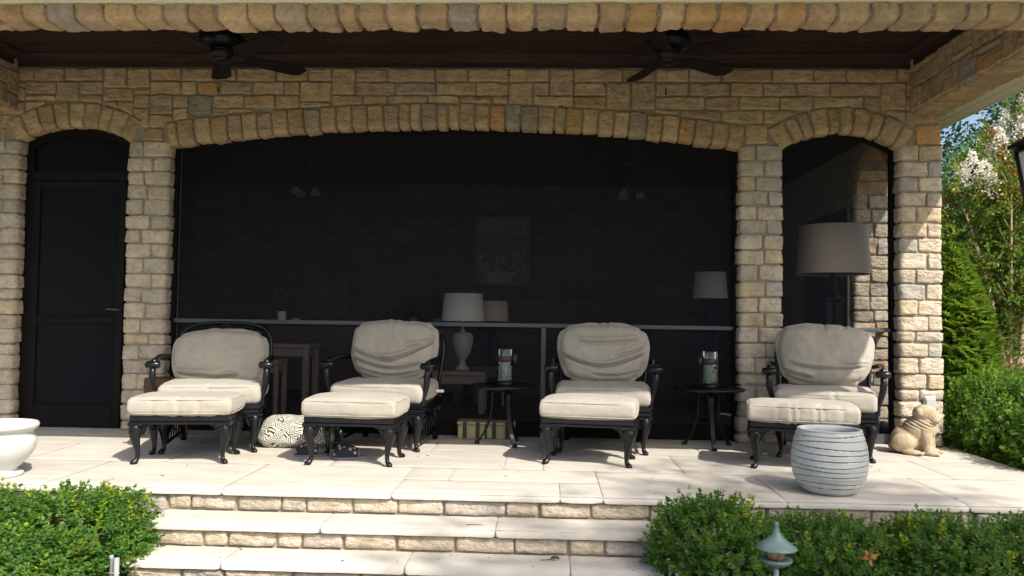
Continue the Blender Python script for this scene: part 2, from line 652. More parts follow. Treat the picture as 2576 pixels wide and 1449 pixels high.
def wrap_fn(path, axis, r=.018):
    """surface swept along `axis` from a 2-piece-or-more polyline; coordinate s runs along path, t along axis.
    path: list of (point, ) corners; returns fn(s,t)"""
    pts = [Vector(p) for p in path]
    axis = Vector(axis)
    seg, acc = [], 0.0
    for a, b in zip(pts, pts[1:]):
        d = b - a
        seg.append((acc, acc + d.length, a, d.normalized()))
        acc += d.length
    def fn(s, t):
        s_ = min(max(s, -.02), acc + .02)
        for i, (s0, s1, a, d) in enumerate(seg):
            if s_ <= s1 or i == len(seg) - 1:
                break
        p = a + d * (s_ - s0)
        n = d.cross(axis).normalized()
        if i + 1 < len(seg) and s1 - s_ < r:
            d2 = seg[i + 1][3]
            n2 = d2.cross(axis).normalized()
            w = .5 * (1 - (s1 - s_) / r)
            nn = (n * (1 - w) + n2 * w).normalized()
            p = p - nn * (.30 * r * (2 * w) ** 2)
            n = nn
        elif i > 0 and s_ - s0 < r:
            d2 = seg[i - 1][3]
            n2 = d2.cross(axis).normalized()
            w = .5 * (1 - (s_ - s0) / r)
            nn = (n * (1 - w) + n2 * w).normalized()
            p = p - nn * (.30 * r * (2 * w) ** 2)
            n = nn
        return p + axis * t, n
    return fn, acc

def ashlar(rng, nx, ny, kinds, first=1):
    """random ashlar on a cell grid -> list of (i,j,w,h)"""
    occ = [[0] * nx for _ in range(ny)]
    out = []
    for j in range(ny):
        i = 0
        while i < nx:
            if occ[j][i]:
                i += 1
                continue
            run = 0
            while i + run < nx and not occ[j][i + run]:
                run += 1
            w, h = rng.choice(kinds)
            w = min(w, run)
            if run - w == 1:
                w += 1
            h = min(max(h, first) if j == 0 else h, ny - j)
            if ny - j - h == 1: h += 1
            for b in range(h):
                for a in range(w):
                    if occ[j + b][i + a]:
                        h = b
                        break
                else:
                    continue
                break
            h = max(1, h)
            for b in range(h):
                for a in range(w):
                    occ[j + b][i + a] = 1
            out.append((i, j, w, h))
            i += w
    return out

# ================================================================ THE HOUSE
house = thing("covered_porch_house", "tan stone porch with arched screened openings and dark plank ceiling", "house", (0, 0, 0))
SPR = 2.775
ARCH = {'left': (-5.17, -4.045, 2.815, 2.975), 'mid': (-3.675, 1.835, 2.775, 2.972), 'right': (2.195, 3.31, 2.78, 2.945)}
RING = .215
REV = .12            # depth of stone on the reveals
TH = .30             # wall thickness
ZC = 3.52            # top of visible stone
def circ(a):
    x0, x1, zs, za = ARCH[a]
    hw, ri = (x1 - x0) / 2, za - zs
    R = (hw * hw + ri * ri) / (2 * ri)
    return (x0 + x1) / 2, za - R, R, hw
CIR = {k: circ(k) for k in ARCH}
def intrados(x):
    for k, (cx, cz, R, hw) in CIR.items():
        if abs(x - cx) < hw - 1e-6:
            return cz + math.sqrt(R * R - (x - cx) ** 2)
    return None
def ring_top(x):
    z = 0
    for k, (cx, cz, R, hw) in CIR.items():
        ex = hw * (R + RING) / R
        if abs(x - cx) < ex:
            z = max(z, cz + math.sqrt((R + RING) ** 2 - (x - cx) ** 2))
    return z

PIERS = [(-5.52, -5.17), (-4.045, -3.675), (1.835, 2.195), (3.31, 3.665)]

# ---- stone wall above the piers
rng = random.Random(4)
mb = MB()
xs = sorted(set([round(-5.52 + .045 * i, 4) for i in range(206)] + [v for p in PIERS for v in p]))
xs = [x for x in xs if x <= 3.665]
for xa, xb in zip(xs, xs[1:]):
    if xb - xa < 1e-5: continue
    mid = (xa + xb) / 2
    op = intrados(mid)
    za = (intrados(xa) or intrados(xa + 1e-4) or intrados(xa - 1e-4) or 2.77) if op else 2.80
    zb_ = (intrados(xb) or intrados(xb - 1e-4) or intrados(xb + 1e-4) or 2.77) if op else 2.80
    if op:
        k = [k for k in CIR if abs(mid - CIR[k][0]) < CIR[k][3]][0]
        if abs(xa - ARCH[k][0]) < 1e-3: za = ARCH[k][2]
        if abs(xb - ARCH[k][1]) < 1e-3: zb_ = ARCH[k][2]
    v = [(xa, 0, za), (xb, 0, zb_), (xb, 0, 3.66), (xa, 0, 3.66), (xa, TH, za), (xb, TH, zb_), (xb, TH, 3.66), (xa, TH, 3.66)]
    f = [(0, 1, 2, 3), (5, 4, 7, 6)]
    if op: f.append((0, 4, 5, 1))
    mb.add(v, f, 1, smooth=False)
NX, NY = 118, 11
cw, ch = 9.165 / NX, (ZC - 2.80) / NY
fn = plane_fn((-5.50, 0, 0), (1, 0, 0), (0, 0, 1))
KL = [(3, 2), (4, 2), (3, 3), (2, 2), (4, 2), (3, 1), (5, 2), (3, 3)]
KR = [(5, 2), (6, 2), (4, 2), (5, 2), (4, 2), (3, 4)]
lay = []
for (i, j, w, h) in ashlar(rng, 44, NY, KL, 2): lay.append((i, j, w, h))
for (i, j, w, h) in ashlar(rng, NX - 44, NY, KR, 2): lay.append((i + 44, j, w, h))
for (i, j, w, h) in lay:
    u0, u1 = i * cw, (i + w) * cw
    v1, v0 = ZC - j * ch, ZC - (j + h) * ch
    # keep clear of the arch rings
    n = 24
    us = [u0 + (u1 - u0) * k / n for k in range(n + 1)]
    ok = [max(v0, ring_top(u - 5.50)) < v1 - .035 for u in us]
    a = 0
    while a <= n:
        if not ok[a]:
            a += 1
            continue
        b = a
        while b < n and ok[b + 1]: b += 1
        if us[b] - us[a] > .05:
            c = jit(rng, rng.choices(PAL, WPAL)[0], .10)
            touching = any(ring_top(u - 5.50) > v0 for u in us[a:b + 1])
            stone(mb, fn, us[a], us[b], v0, v1, rng, dep=.024 + rng.uniform(-.004, .010), rough=.010, c=c,
                  vlo=(lambda uu: ring_top(uu - 5.50)) if touching else None)
        a = b + 1
mb.build("stone_wall", [M['stone'], M['mortar']], house)

# ---- piers
def pier(x0, x1, name, rng, heights=None, right_len=REV, left_len=REV, ztop=2.80, pal=PIERPAL, wp=WPIER):
    mb = MB()
    mb.box((x0, 0, 0), (x1, TH, ztop), 1)
    path = [(x0, left_len, 0), (x0, 0, 0), (x1, 0, 0), (x1, right_len, 0)]
    fn, tot = wrap_fn(path, (0, 0, 1))
    z = ztop
    k = rng.randint(0, 1)
    w = x1 - x0
    while z > .02:
        h = rng.choice([.135, .145, .14, .15, .105, .138, .15, .155])
        if z - h < .07: h = z
        k += 1
        fr = rng.uniform(.34, .44) if k % 2 else rng.uniform(.58, .68)
        if rng.random() < .12: fr = rng.uniform(.45, .55)
        cut = left_len + w * fr
        for (a, b) in ((0.0, cut), (cut, tot)):
            zz = rng.uniform(-.006, .006)
            stone(mb, fn, a, b, z - h + zz, z + zz, rng, dep=.024 + rng.uniform(-.006, .010), rough=.008, wob=.0055,
                  c=jit(rng, rng.choices(pal, wp)[0], .08), edge=.010)
        z -= h
    return mb.build(name, [M['stone'], M['mortar']], house)
for i, (x0, x1) in enumerate(PIERS):
    pier(x0, x1, "stone_pier", random.Random(30 + i), right_len=(.34 if i == 3 else REV))

# ---- arch rings (voussoirs wrap round to the soffit)
for k, n in (('left', 9), ('mid', 38), ('right', 10)):
    cx, cz, R, hw = CIR[k]
    rng = random.Random(len(k) * 11 + ord(k[0]))
    amax = math.asin(hw / R)
    def afn(u, v, cx=cx, cz=cz, R=R):
        an = u / R
        er = Vector((math.sin(an), 0, math.cos(an)))
        c0 = Vector((cx, 0, cz))
        if v < REV:
            p, nn = c0 + er * R + Vector((0, REV - v, 0)), -er
        else:
            p, nn = c0 + er * (R + v - REV), Vector((0, -1, 0))
        d = abs(v - REV)
        if d < .02:
            w = .5 * (1 - d / .02)
            oth = Vector((0, -1, 0)) if v < REV else -er
            nn = (nn * (1 - w) + oth * w).normalized()
            p = p - nn * (.006 * (2 * w) ** 2)
        return p, nn
    ws = [rng.choice([1, 1, 1.05, .95, .72, 1.1]) for _ in range(n)]
    tot = sum(ws)
    u = -amax * R - (.02 if k != 'mid' else .0)
    L_ = 2 * abs(u)
    mb = MB()
    for w in ws:
        du = L_ * w / tot
        stone(mb, afn, u, u + du, 0, REV + RING - .006 + rng.uniform(-.006, .01), rng, dep=.026 + rng.uniform(-.004, .010), rough=.009,
              c=jit(rng, rng.choices(PAL, WPAL)[0], .10), edge=.012)
        u += du
    # springer filler stones just outside the ring
    mb.build("arch_ring", [M['stone'], M['mortar']], house)

# ---- porch beams
FB = (-2.46, -2.25, 3.105, 3.21)    # front y, rear y, bottom z, top of visible face
rng = random.Random(8)
mb = MB()
mb.box((-5.75, FB[0], FB[2]), (3.69, FB[1], 3.66), 1)
fn, tot = wrap_fn([(0, FB[0], FB[3]), (0, FB[0], FB[2]), (0, FB[1], FB[2]), (0, FB[1], FB[2] + .07)], (1, 0, 0), r=.03)
x = -5.72
while x < 3.66:
    w = rng.choice([.19, .20, .185, .21, .13, .17, .205])
    if 3.69 - (x + w) < .08: w = 3.69 - x
    stone(mb, fn, 0, tot, x, min(x + w, 3.69), rng, dep=.024 + rng.uniform(-.004, .012), rough=.010, wob=.009,
          c=jit(rng, rng.choices(PAL, WPAL)[0], .09), gap=.0065, edge=.014)
    x += w
mb.build("front_beam", [M['stone'], M['mortar']], house)

XB = (3.41, 3.70)
def side_beam(xi, xo, sgn, seed):
    rng = random.Random(seed)
    mb = MB()
    lo, hi = min(xi, xo), max(xi, xo)
    mb.box((lo, FB[1] - .001, FB[2]), (hi, -.002, 3.66), 1)
    # inner face ashlar
    if sgn < 0:
        fn = plane_fn((xi, 0, 0), (0, -1, 0), (0, 0, 1))     # normal -x
    else:
        fn = plane_fn((xi, FB[1], 0), (0, 1, 0), (0, 0, 1))  # normal +x
    ny = 7
    chh = (ZC + .09 - FB[2] - .0) / ny
    for (i, j, w, h) in ashlar(rng, 28, ny, [(3, 2), (4, 2), (2, 2), (3, 1), (3, 3), (4, 1)]):
        u0, u1 = i * .0798, (i + w) * .0798
        v1, v0 = ZC + .09 - j * chh, ZC + .09 - (j + h) * chh
        stone(mb, fn, u0, u1, v0, v1, rng, dep=.022 + rng.uniform(-.004, .012), rough=.010,
              c=jit(rng, rng.choices(PAL, WPAL)[0], .10))
    # underside soldier stones
    fn = plane_fn((lo, 0, FB[2]), (1, 0, 0), (0, -1, 0))      # normal (1,0,0)x(0,-1,0) = -z
    y = .0
    while y < 2.23:
        w = rng.choice([.15, .17, .13, .19])
        stone(mb, fn, .0, hi - lo + .01, y, min(y + w, 2.235), rng, dep=.022, rough=.010,
              c=jit(rng, rng.choices(PAL, WPAL)[0], .10))
        y += w
    mb.build("side_beam", [M['stone'], M['mortar']], house)
side_beam(XB[0], XB[1], -1, 21)
side_beam(-5.20, -5.52, 1, 22)

# ---- dark plank ceiling with crown moulding
mb = MB()
y = FB[1] - .02
k = 0
while y < -.005:
    mb.box((-5.22, y, 3.645 + (k % 2) * .0015), (3.43, min(y + .128, .0), 3.68), 0)
    y += .135
    k += 1
mb.box((-5.3, FB[1] - .02, 3.662), (3.5, .05, 3.70), 0)
mb.build("plank_ceiling", M['wood'], house)
def crown(a, b, inward, name="crown_moulding"):
    """profile swept from a to b, standing `inward` off the wall"""
    a, b, n = Vector(a), Vector(b), Vector(inward)
    prof = [(0.0, 0.0), (.020, 0.0), (.020, .050), (.034, .056), (.040, .072), (.085, .104), (.100, .108), (.100, .13), (0, .13)]
    mb = MB()
    mb.prism(prof, lambda p, q, t: tuple(a + (b - a) * t + n * p + Vector((0, 0, q))), 0, 1)
    return mb.build(name, M['wood'], house, recalc=True)
crown((-5.19, -.026, ZC), (3.40, -.026, ZC), (0, -1, 0))
crown((3.39, -.13, ZC), (3.39, FB[1] + .02, ZC), (-1, 0, 0))
crown((-5.18, -.13, ZC), (-5.18, FB[1] + .02, ZC), (1, 0, 0))

# ---- eaves: cream frieze, soffit, fascia; roof above
ZE = 3.245
EX, EXL, EY = 4.25, -6.15, -2.95
mb = MB()
def frieze(a, b, out):
    a, b, n = Vector(a), Vector(b), Vector(out)
    prof = [(0, 0), (.042, 0), (.046, .010), (.046, .030), (.060, .042), (.085, .058), (.085, .0652), (0, .0652)]
    mb.prism(prof, lambda p, q, t: tuple(a + (b - a) * t + n * p + Vector((0, 0, q))), 0, 1)
frieze((-5.75, FB[0] - .004, 3.185), (3.78, FB[0] - .004, 3.185), (0, -1, 0))
frieze((3.703, FB[0] - .09, 3.180), (3.703, 4.5, 3.180), (1, 0, 0))
mb.build("frieze_board", M['cream'], house, recalc=True)
mb = MB()
mb.box((EXL, EY + .02, ZE), (EX - .02, FB[0] + .03, ZE + .03))
mb.box((3.69, FB[0] + .031, ZE), (EX - .02, 4.6, ZE + .03))
mb.build("soffit", M['cream'], house)
mb = MB()
mb.box((EXL, EY - .01, ZE - .012), (EX + .0, EY + .018, ZE + .19), bev=.004)
mb.box((EX - .018, EY + .02, ZE - .012), (EX + .010, 4.6, ZE + .19), bev=.004)
mb.box((EX - .10, EY + .09, ZE - .016), (EX - .075, 4.6, ZE - .001), bev=.004)
mb.box((EX - .16, EY + .09, ZE - .008), (EX - .10, 4.6, ZE - .001))
mb.build("fascia", M['cream'], house)
mb = MB()
r0, r1 = 3.44, 5.4
A = [(EXL - .05, EY - .06, r0), (EX + .06, EY - .06, r0), (EX + .06, 8.0, r0), (EXL - .05, 8.0, r0)]
B = [(-3.0, 1.2, r1), (1.2, 1.2, r1), (1.2, 5.0, r1), (-3.0, 5.0, r1)]
A2 = [(x, y, z + .05) for x, y, z in A]
mb.add(A + A2 + B, [(0, 1, 5, 4), (1, 2, 6, 5), (2, 3, 7, 6), (3, 0, 4, 7), (4, 5, 9, 8), (5, 6, 10, 9), (6, 7, 11, 10), (7, 4, 8, 11), (8, 9, 10, 11)], smooth=False)
mb.build("roof", M['roof'], house)

# ---- interior of the screened room
mb = MB()
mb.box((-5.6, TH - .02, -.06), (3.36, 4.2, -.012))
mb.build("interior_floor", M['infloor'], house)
mb = MB()
rng = random.Random(77)
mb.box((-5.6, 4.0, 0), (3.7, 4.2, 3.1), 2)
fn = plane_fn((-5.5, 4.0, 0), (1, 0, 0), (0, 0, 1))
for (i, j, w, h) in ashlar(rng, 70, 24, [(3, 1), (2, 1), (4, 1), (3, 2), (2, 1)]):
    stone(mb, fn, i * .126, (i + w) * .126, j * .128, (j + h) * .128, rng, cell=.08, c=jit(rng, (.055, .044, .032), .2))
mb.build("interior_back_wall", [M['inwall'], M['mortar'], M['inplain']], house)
mb = MB()
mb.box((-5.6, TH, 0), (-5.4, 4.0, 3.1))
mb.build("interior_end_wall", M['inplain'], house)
mb = MB()
mb.box((-5.6, TH, 3.06), (3.7, 4.2, 3.2))
mb.build("interior_ceiling", M['wood'], house)

# right-hand side wall with its own arched opening
SX0, SX1, OY0, OY1 = 3.36, 3.69, .35, 1.26
hw = (OY1 - OY0) / 2
ri = .40
Rr = (hw * hw + ri * ri) / (2 * ri)
cy, czz = (OY0 + OY1) / 2, 2.92 - Rr
mb = MB()
mb.box((SX0, TH + .001, 0), (SX1, OY0, 3.06), 1)
mb.box((SX0, OY1, 0), (SX1, 4.0, 3.06), 1)
n = 16
for i in range(n):
    ya, yb = OY0 + (OY1 - OY0) * i / n, OY0 + (OY1 - OY0) * (i + 1) / n
    za = czz + math.sqrt(max(0, Rr * Rr - (ya - cy) ** 2))
    zb_ = czz + math.sqrt(max(0, Rr * Rr - (yb - cy) ** 2))
    v = [(SX0, ya, za), (SX0, yb, zb_), (SX0, yb, 3.06), (SX0, ya, 3.06), (SX1, ya, za), (SX1, yb, zb_), (SX1, yb, 3.06), (SX1, ya, 3.06)]
    mb.add(v, [(1, 0, 3, 2), (4, 5, 6, 7), (0, 1, 5, 4)], 1, smooth=False)
rng = random.Random(5)
fn, tot = wrap_fn([(SX0, OY1 + .55, 0), (SX0, OY1, 0), (SX1, OY1, 0), (SX1, OY1 + .3, 0)], (0, 0, 1))
am = math.asin(min(1, hw / Rr))
def sfn(u, v):
    an = u / Rr
    er = Vector((0, math.sin(an), math.cos(an)))
    return Vector((SX0 + v, cy, czz)) + er * Rr, -er
u = -am * Rr
while u < am * Rr - .02:
    du = rng.choice([.12, .14, .13])
    if am * Rr - u - du < .06: du = am * Rr - u
    stone(mb, sfn, u, u + du, -.01, SX1 - SX0 + .01, rng, dep=.022, rough=.009, c=jit(rng, rng.choices(PAL, WPAL)[0], .1))
    u += du
# voussoir faces on the room side of the side arch
def sfn2(u, v):
    an = u / Rr
    er = Vector((0, math.sin(an), math.cos(an)))
    return Vector((SX0, cy, czz)) + er * (Rr + v), Vector((-1, 0, 0))
u = -am * Rr
while u < am * Rr - .02:
    du = .13 if am * Rr - u > .19 else am * Rr - u
    stone(mb, sfn2, u, u + du, 0, .20, rng, dep=.022, rough=.009, c=jit(rng, rng.choices(PAL, WPAL)[0], .1))
    u += du
z, k = 2.53, 0
while z > .02:
    h = rng.choice([.125, .14, .15, .19, .13, .22, .16])
    if z - h < .07: h = z
    cuts = [0, .30 + rng.uniform(-.08, .08), .55 + SX1 - SX0 - rng.uniform(.08, .22), tot] if k % 2 else [0, .55 + rng.uniform(.1, .2), tot]
    for a, b in zip(cuts, cuts[1:]):
        stone(mb, fn, a, b, z - h, z, rng, dep=.024, rough=.010, wob=.009, c=jit(rng, rng.choices(PIERPAL, WPIER)[0], .1))
    z -= h
    k += 1
# outer face stones, seen only from the side
fn = plane_fn((SX1, OY1 + .32, 0), (0, 1, 0), (0, 0, 1))
for (i, j, w, h) in ashlar(rng, 20, 22, [(3, 1), (2, 1), (4, 1), (3, 2)]):
    stone(mb, fn, i * .12, (i + w) * .12, j * .138, (j + h) * .138, rng, cell=.06, c=jit(rng, rng.choices(PIERPAL, WPIER)[0], .1))
mb.build("side_wall", [M['stone'], M['mortar']], house)
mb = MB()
mb.box((SX0 - .075, OY1 + .035, .0), (SX0 - .035, OY1 + 1.5, 2.40), bev=.006)  # added dark sheet over the inner wall stones; its colour stands in for shade
mb.build("shade_sheet", M['darkwood'], house)

# ---- screens
YS = REV + .012      # frame centre plane
def arch_poly(k, inset=0.0, n=28, zb=0.0):
    x0, x1, zs, za = ARCH[k]
    cx, cz, R, hw = CIR[k]
    x0 += inset; x1 -= inset
    R -= inset
    pts = [(x0, zb), (x1, zb)]
    for i in range(n + 1):
        x = x1 + (x0 - x1) * i / n
        pts.append((x, cz + math.sqrt(R * R - (x - cx) ** 2)))
    return pts
def arch_frame(k, w, y0, y1, name, parent, zb=0.0, material='frame'):
    """a frame following the opening (jambs, head) as one mesh"""
    a, b = arch_poly(k, -.004, zb=zb)[1:] + [arch_poly(k, -.004, zb=zb)[0]], arch_poly(k, w, zb=zb)[1:] + [arch_poly(k, w, zb=zb)[0]]
    n = len(a)
    mb = MB()
    vs = [(x, y0, z) for x, z in a] + [(x, y0, z) for x, z in b] + [(x, y1, z) for x, z in a] + [(x, y1, z) for x, z in b]
    fs = []
    for i in range(n - 1):
        fs += [(i, i + 1, n + i + 1, n + i), (2 * n + i, 3 * n + i, 3 * n + i + 1, 2 * n + i + 1),
               (n + i, n + i + 1, 3 * n + i + 1, 3 * n + i), (i, 2 * n + i, 2 * n + i + 1, i + 1)]
    for e in (0, n - 1):
        fs.append((e, n + e, 3 * n + e, 2 * n + e))
    mb.add(vs, fs, smooth=False)
    return mb.build(name, M[material], parent, recalc=True)
def screen_piece(poly, y, parent, material='screen', name="screen_mesh"):
    mb = MB()
    mb.add([(x, y, z) for x, z in poly], [tuple(range(len(poly)))], smooth=False)
    return mb.build(name, M[material], parent)

# middle opening: frame, rail, mullion, kick board, five screen panels
f = arch_frame('mid', .05, REV + .0, REV + .05, "screen_frame", house)
f['label'] = "dark bronze frame of the wide middle screen"
x0, x1, _, _ = ARCH['mid']
mb = MB()
mb.box((x0 + .051, REV - .010, 1.045), (x1 - .051, REV + .045, 1.085), bev=.004)
rl = mb.build("screen_rail", M['rail'], f)
mb = MB()
mb.box((-.035, REV - .004, .03), (.012, REV + .045, 1.043), bev=.003)
mb.build("mullion", M['rail'], f)
mb = MB()
mb.box((x0 + .051, REV - .002, .002), (-.036, REV + .045, .14), bev=.004)
mb.box((.013, REV - .002, .002), (x1 - .051, REV + .045, .14), bev=.004)
mb.build("kick_board", M['frame'], f)
pl = arch_poly('mid', .03, zb=1.06)
screen_piece(pl, REV + .03, f)
screen_piece([(x0 + .03, .05), (-.01, .05), (-.01, 1.06), (x0 + .03, 1.06)], REV + .03, f)
screen_piece([(-.01, .05), (x1 - .03, .05), (x1 - .03, 1.06), (-.01, 1.06)], REV + .03, f)

# right opening
f = arch_frame('right', .05, REV + .0, REV + .05, "screen_frame", house)
x0, x1, _, _ = ARCH['right']
mb = MB()
mb.box((x0 + .051, REV - .006, 1.05), (x1 - .051, REV + .045, 1.085), bev=.004)
mb.build("screen_rail", M['rail'], f)
mb = MB()
mb.box((x0 + .051, REV - .002, .002), (x1 - .051, REV + .045, .09), bev=.004)
mb.build("kick_board", M['rail'], f)
screen_piece(arch_poly('right', .03, zb=1.06), REV + .03, f)
screen_piece([(x0 + .03, .05), (x1 - .03, .05), (x1 - .03, 1.06), (x0 + .03, 1.06)], REV + .03, f)
# side opening screen (outer face of the side wall)
mb = MB()
n = 20
P = [(3.64, OY0 + .005, 0), (3.64, OY1 - .005, 0)] + [(3.64, cy + (hw - .005) * math.cos(math.pi * i / n), czz + math.sqrt(max(0, Rr * Rr - ((hw - .005) * math.cos(math.pi * i / n)) ** 2)) - .005) for i in range(n + 1)]
mb.add(P, [tuple(range(len(P)))], smooth=False)
s = mb.build("side_screen", M['sidescreen'], house)
mb = MB()
mb.box((3.615, OY0, 1.045), (3.665, OY1, 1.085), bev=.003)
mb.build("screen_rail", M['rail'], s)
mb = MB()
mb.box((3.615, OY0, .005), (3.665, OY1, .09), bev=.003)
mb.build("kick_board", M['rail'], s)

# left opening: screen door with transom
f = arch_frame('left', .085, REV + .0, REV + .06, "door_frame", house)
x0, x1, _, _ = ARCH['left']
mb = MB()
mb.box((x0 + .086, REV + .001, 2.43), (x1 - .086, REV + .055, 2.53), bev=.004)
mb.build("door_head", M['frame'], f)
screen_piece(arch_poly('left', .06, zb=2.50), REV + .035, f)
mb = MB()
dx0, dx1 = x0 + .092, x1 - .092
st = .075
for lo, hi in (((dx0, 0.012), (dx0 + st, 2.425)), ((dx1 - st, 0.012), (dx1, 2.425)), ((dx0 + st + .001, 2.335), (dx1 - st - .001, 2.425)),
               ((dx0 + st + .001, 1.02), (dx1 - st - .001, 1.085)), ((dx0 + st + .001, .012), (dx1 - st - .001, .23))):
    mb.box((lo[0], REV - .012, lo[1]), (hi[0], REV + .028, hi[1]), bev=.004)
door = mb.build("screen_door", M['frame'], house)
screen_piece([(dx0 + .02, .1), (dx1 - .02, .1), (dx1 - .02, 2.40), (dx0 + .02, 2.40)], REV + .012, door)
mb = MB()
mb.tube([(dx1 - .03, REV - .015, 1.16), (dx1 - .03, REV - .06, 1.16), (dx1 - .14, REV - .065, 1.165)], [.011, .011, .008], n=8)
mb.lathe([(0, 0), (.024, 0), (.024, .008), (0, .01)], 12, ctr=(dx1 - .03, REV - .02, 1.155))
mb.build("door_handle", M['rail'], door)
mb = MB()
mb.box((3.49, -.058, .335), (3.60, -.022, .47), bev=.012)
mb.box((3.505, -.066, .355), (3.585, -.0585, .445), bev=.004)
mb.build("outlet_cover", M['plastic'], house)

# ================================================================ PATIO, STEPS, GROUND
LIME = [(.515, .480, .415), (.49, .455, .395), (.53, .495, .43), (.50, .465, .40), (.485, .455, .40)]
rng = random.Random(12)
mb = MB()
PX0, PX1, PY = -7.2, 3.76, -2.45
mb.box((PX0, PY + .06, -.44), (PX1 - .06, .6, -.042), 1)
mb.box((PX0, PY + .012, -.0415), (PX1 - .012, .6, -.0085), 1)
def slab(mb, x0, x1, y0, y1, ztop, th, rng, front=False, rightend=False, leftend=False, c=None):
    c = c or jit(rng, rng.choice(LIME), .03)
    g = .0028
    path = [(0, y1, ztop), (0, y0, ztop)]
    if front: path.append((0, y0, ztop - th))
    fn, tot = wrap_fn(path, (1, 0, 0), r=.007)
    # normal of top: d=(0,-1,0) x (1,0,0) = (0,0,1)
    stone(mb, fn, 0, tot + (.004 if front else 0), x0, x1, rng, dep=.003, edge=.005, rough=.0009, wob=.0016, gap=g, cell=.075, c=c, tex=3, sink=.0015)
    if rightend:
        mb.add([(x1 - g, y0 + g, ztop), (x1 - g, y1 - g, ztop), (x1 - g, y1 - g, ztop - th), (x1 - g, y0 + g, ztop - th)], [(0, 1, 2, 3)], 0, c, False)
    if leftend:
        mb.add([(x0 + g, y0 + g, ztop), (x0 + g, y1 - g, ztop), (x0 + g, y1 - g, ztop - th), (x0 + g, y0 + g, ztop - th)], [(3, 2, 1, 0)], 0, c, False)
    mb.add([(x0 + g, y0 + .004, ztop - th + .002), (x1 - g, y0 + .004, ztop - th + .002), (x1 - g, y1, ztop - th + .002), (x0 + g, y1, ztop - th + .002)], [(3, 2, 1, 0)], 0, c, False)
zt, th = -.003, .042
front = [PX0, -5.6, -4.45, -3.3, -2.09, -.975, .112, .386, 1.55, 2.68, PX1]
for a, b in zip(front, front[1:]):
    deep = -1.56 if (b <= -.9 or a > .3) else -2.02
    slab(mb, a, b, PY, deep, zt, th, rng, front=True, rightend=(b == PX1))
for a, b in ((-.975, -.66), (-.66, .386)):
    slab(mb, a, b, -2.02, -1.56, zt, th, rng)
for (y0, y1, cuts) in ((-1.56, -.78, [PX0, -6.1, -4.9, -4.0, -2.9, -1.62, -.30, .0, 1.05, 2.02, 3.02, PX1]),
                       (-.78, -.30, [PX0, -5.7, -4.6, -3.35, -2.2, -.95, -.02, .77, 1.35, 2.35, 3.2, PX1]),
                       (-.30, .30, [PX0, -5.2, -3.9, -2.6, -1.3, -.2, .9, 2.0, 3.0, PX1])):
    for a, b in zip(cuts, cuts[1:]):
        slab(mb, a, b, y0, y1, zt, th, rng, rightend=(b == PX1))
tag(mb.build("patio", [M['limestone'], M['grout']]), kind='structure')

mb = MB()
rg = random.Random(91)
for _ in range(46):
    x, y, z = rg.uniform(-3.2, 3.4), rg.uniform(-2.35, -.9), 0.001
    if rg.random() < .3:
        x, y, z = rg.uniform(-2.3, .6), rg.uniform(-2.98, -2.75), -.303
    a, l = rg.uniform(0, 3.14), rg.uniform(.006, .018)
    d, e = Vector((math.cos(a) * l, math.sin(a) * l, 0)), Vector((-math.sin(a) * l * .4, math.cos(a) * l * .4, 0))
    o_ = Vector((x, y, z))
    mb.add([o_ - d, o_ + e + Vector((0, 0, .004)), o_ + d, o_ - e + Vector((0, 0, .001))], [(0, 1, 2, 3)])
tag(mb.build("leaf_litter", M['dryleaf']), "tiny scattered leaf bits and grit on the patio and steps", "litter", kind='stuff')

# wall under the patio edge and the step risers
def riser(mb, x0, x1, y, z0, z1, rng, hs, mi=0):
    fn = plane_fn((x0, y, 0), (1, 0, 0), (0, 0, 1))
    z = z1
    for h in hs:
        x = 0
        while x < x1 - x0 - .02:
            w = rng.choice([.16, .30, .36, .26, .22, .40, .33])
            if x1 - x0 - x - w < .09: w = x1 - x0 - x
            stone(mb, fn, x, x + w, z - h, z, rng, dep=.026, rough=.011, wob=.006, edge=.011, mi=mi,
                  c=jit(rng, rng.choices(PIERPAL, WPIER)[0], .08))
            x += w
        z -= h
SX = (-2.46, .69)
mb = MB()
rng = random.Random(14)
riser(mb, PX0, SX[0], PY + .05, -.46, -.045, rng, [.14, .15, .12])
riser(mb, SX[1], PX1 - .04, PY + .05, -.46, -.045, rng, [.14, .15, .12])
mb.box((PX0, PY + .05, -.5), (SX[0], PY + .059, -.045), 1)
mb.box((SX[1], PY + .05, -.5), (PX1 - .06, PY + .059, -.045), 1)
tag(mb.build("patio_wall", [M['stone'], M['mortar']]), "low stone retaining wall under the patio edge behind the boxwoods", "wall")
mb = MB()
riser(mb, SX[0], SX[1], PY + .05, -.152, -.045, rng, [.107], 2)
mb.box((SX[0], PY + .05, -.16), (SX[1], PY + .058, -.045), 1)
T2, T3 = (-2.735, -2.395), (-3.005, -2.68)
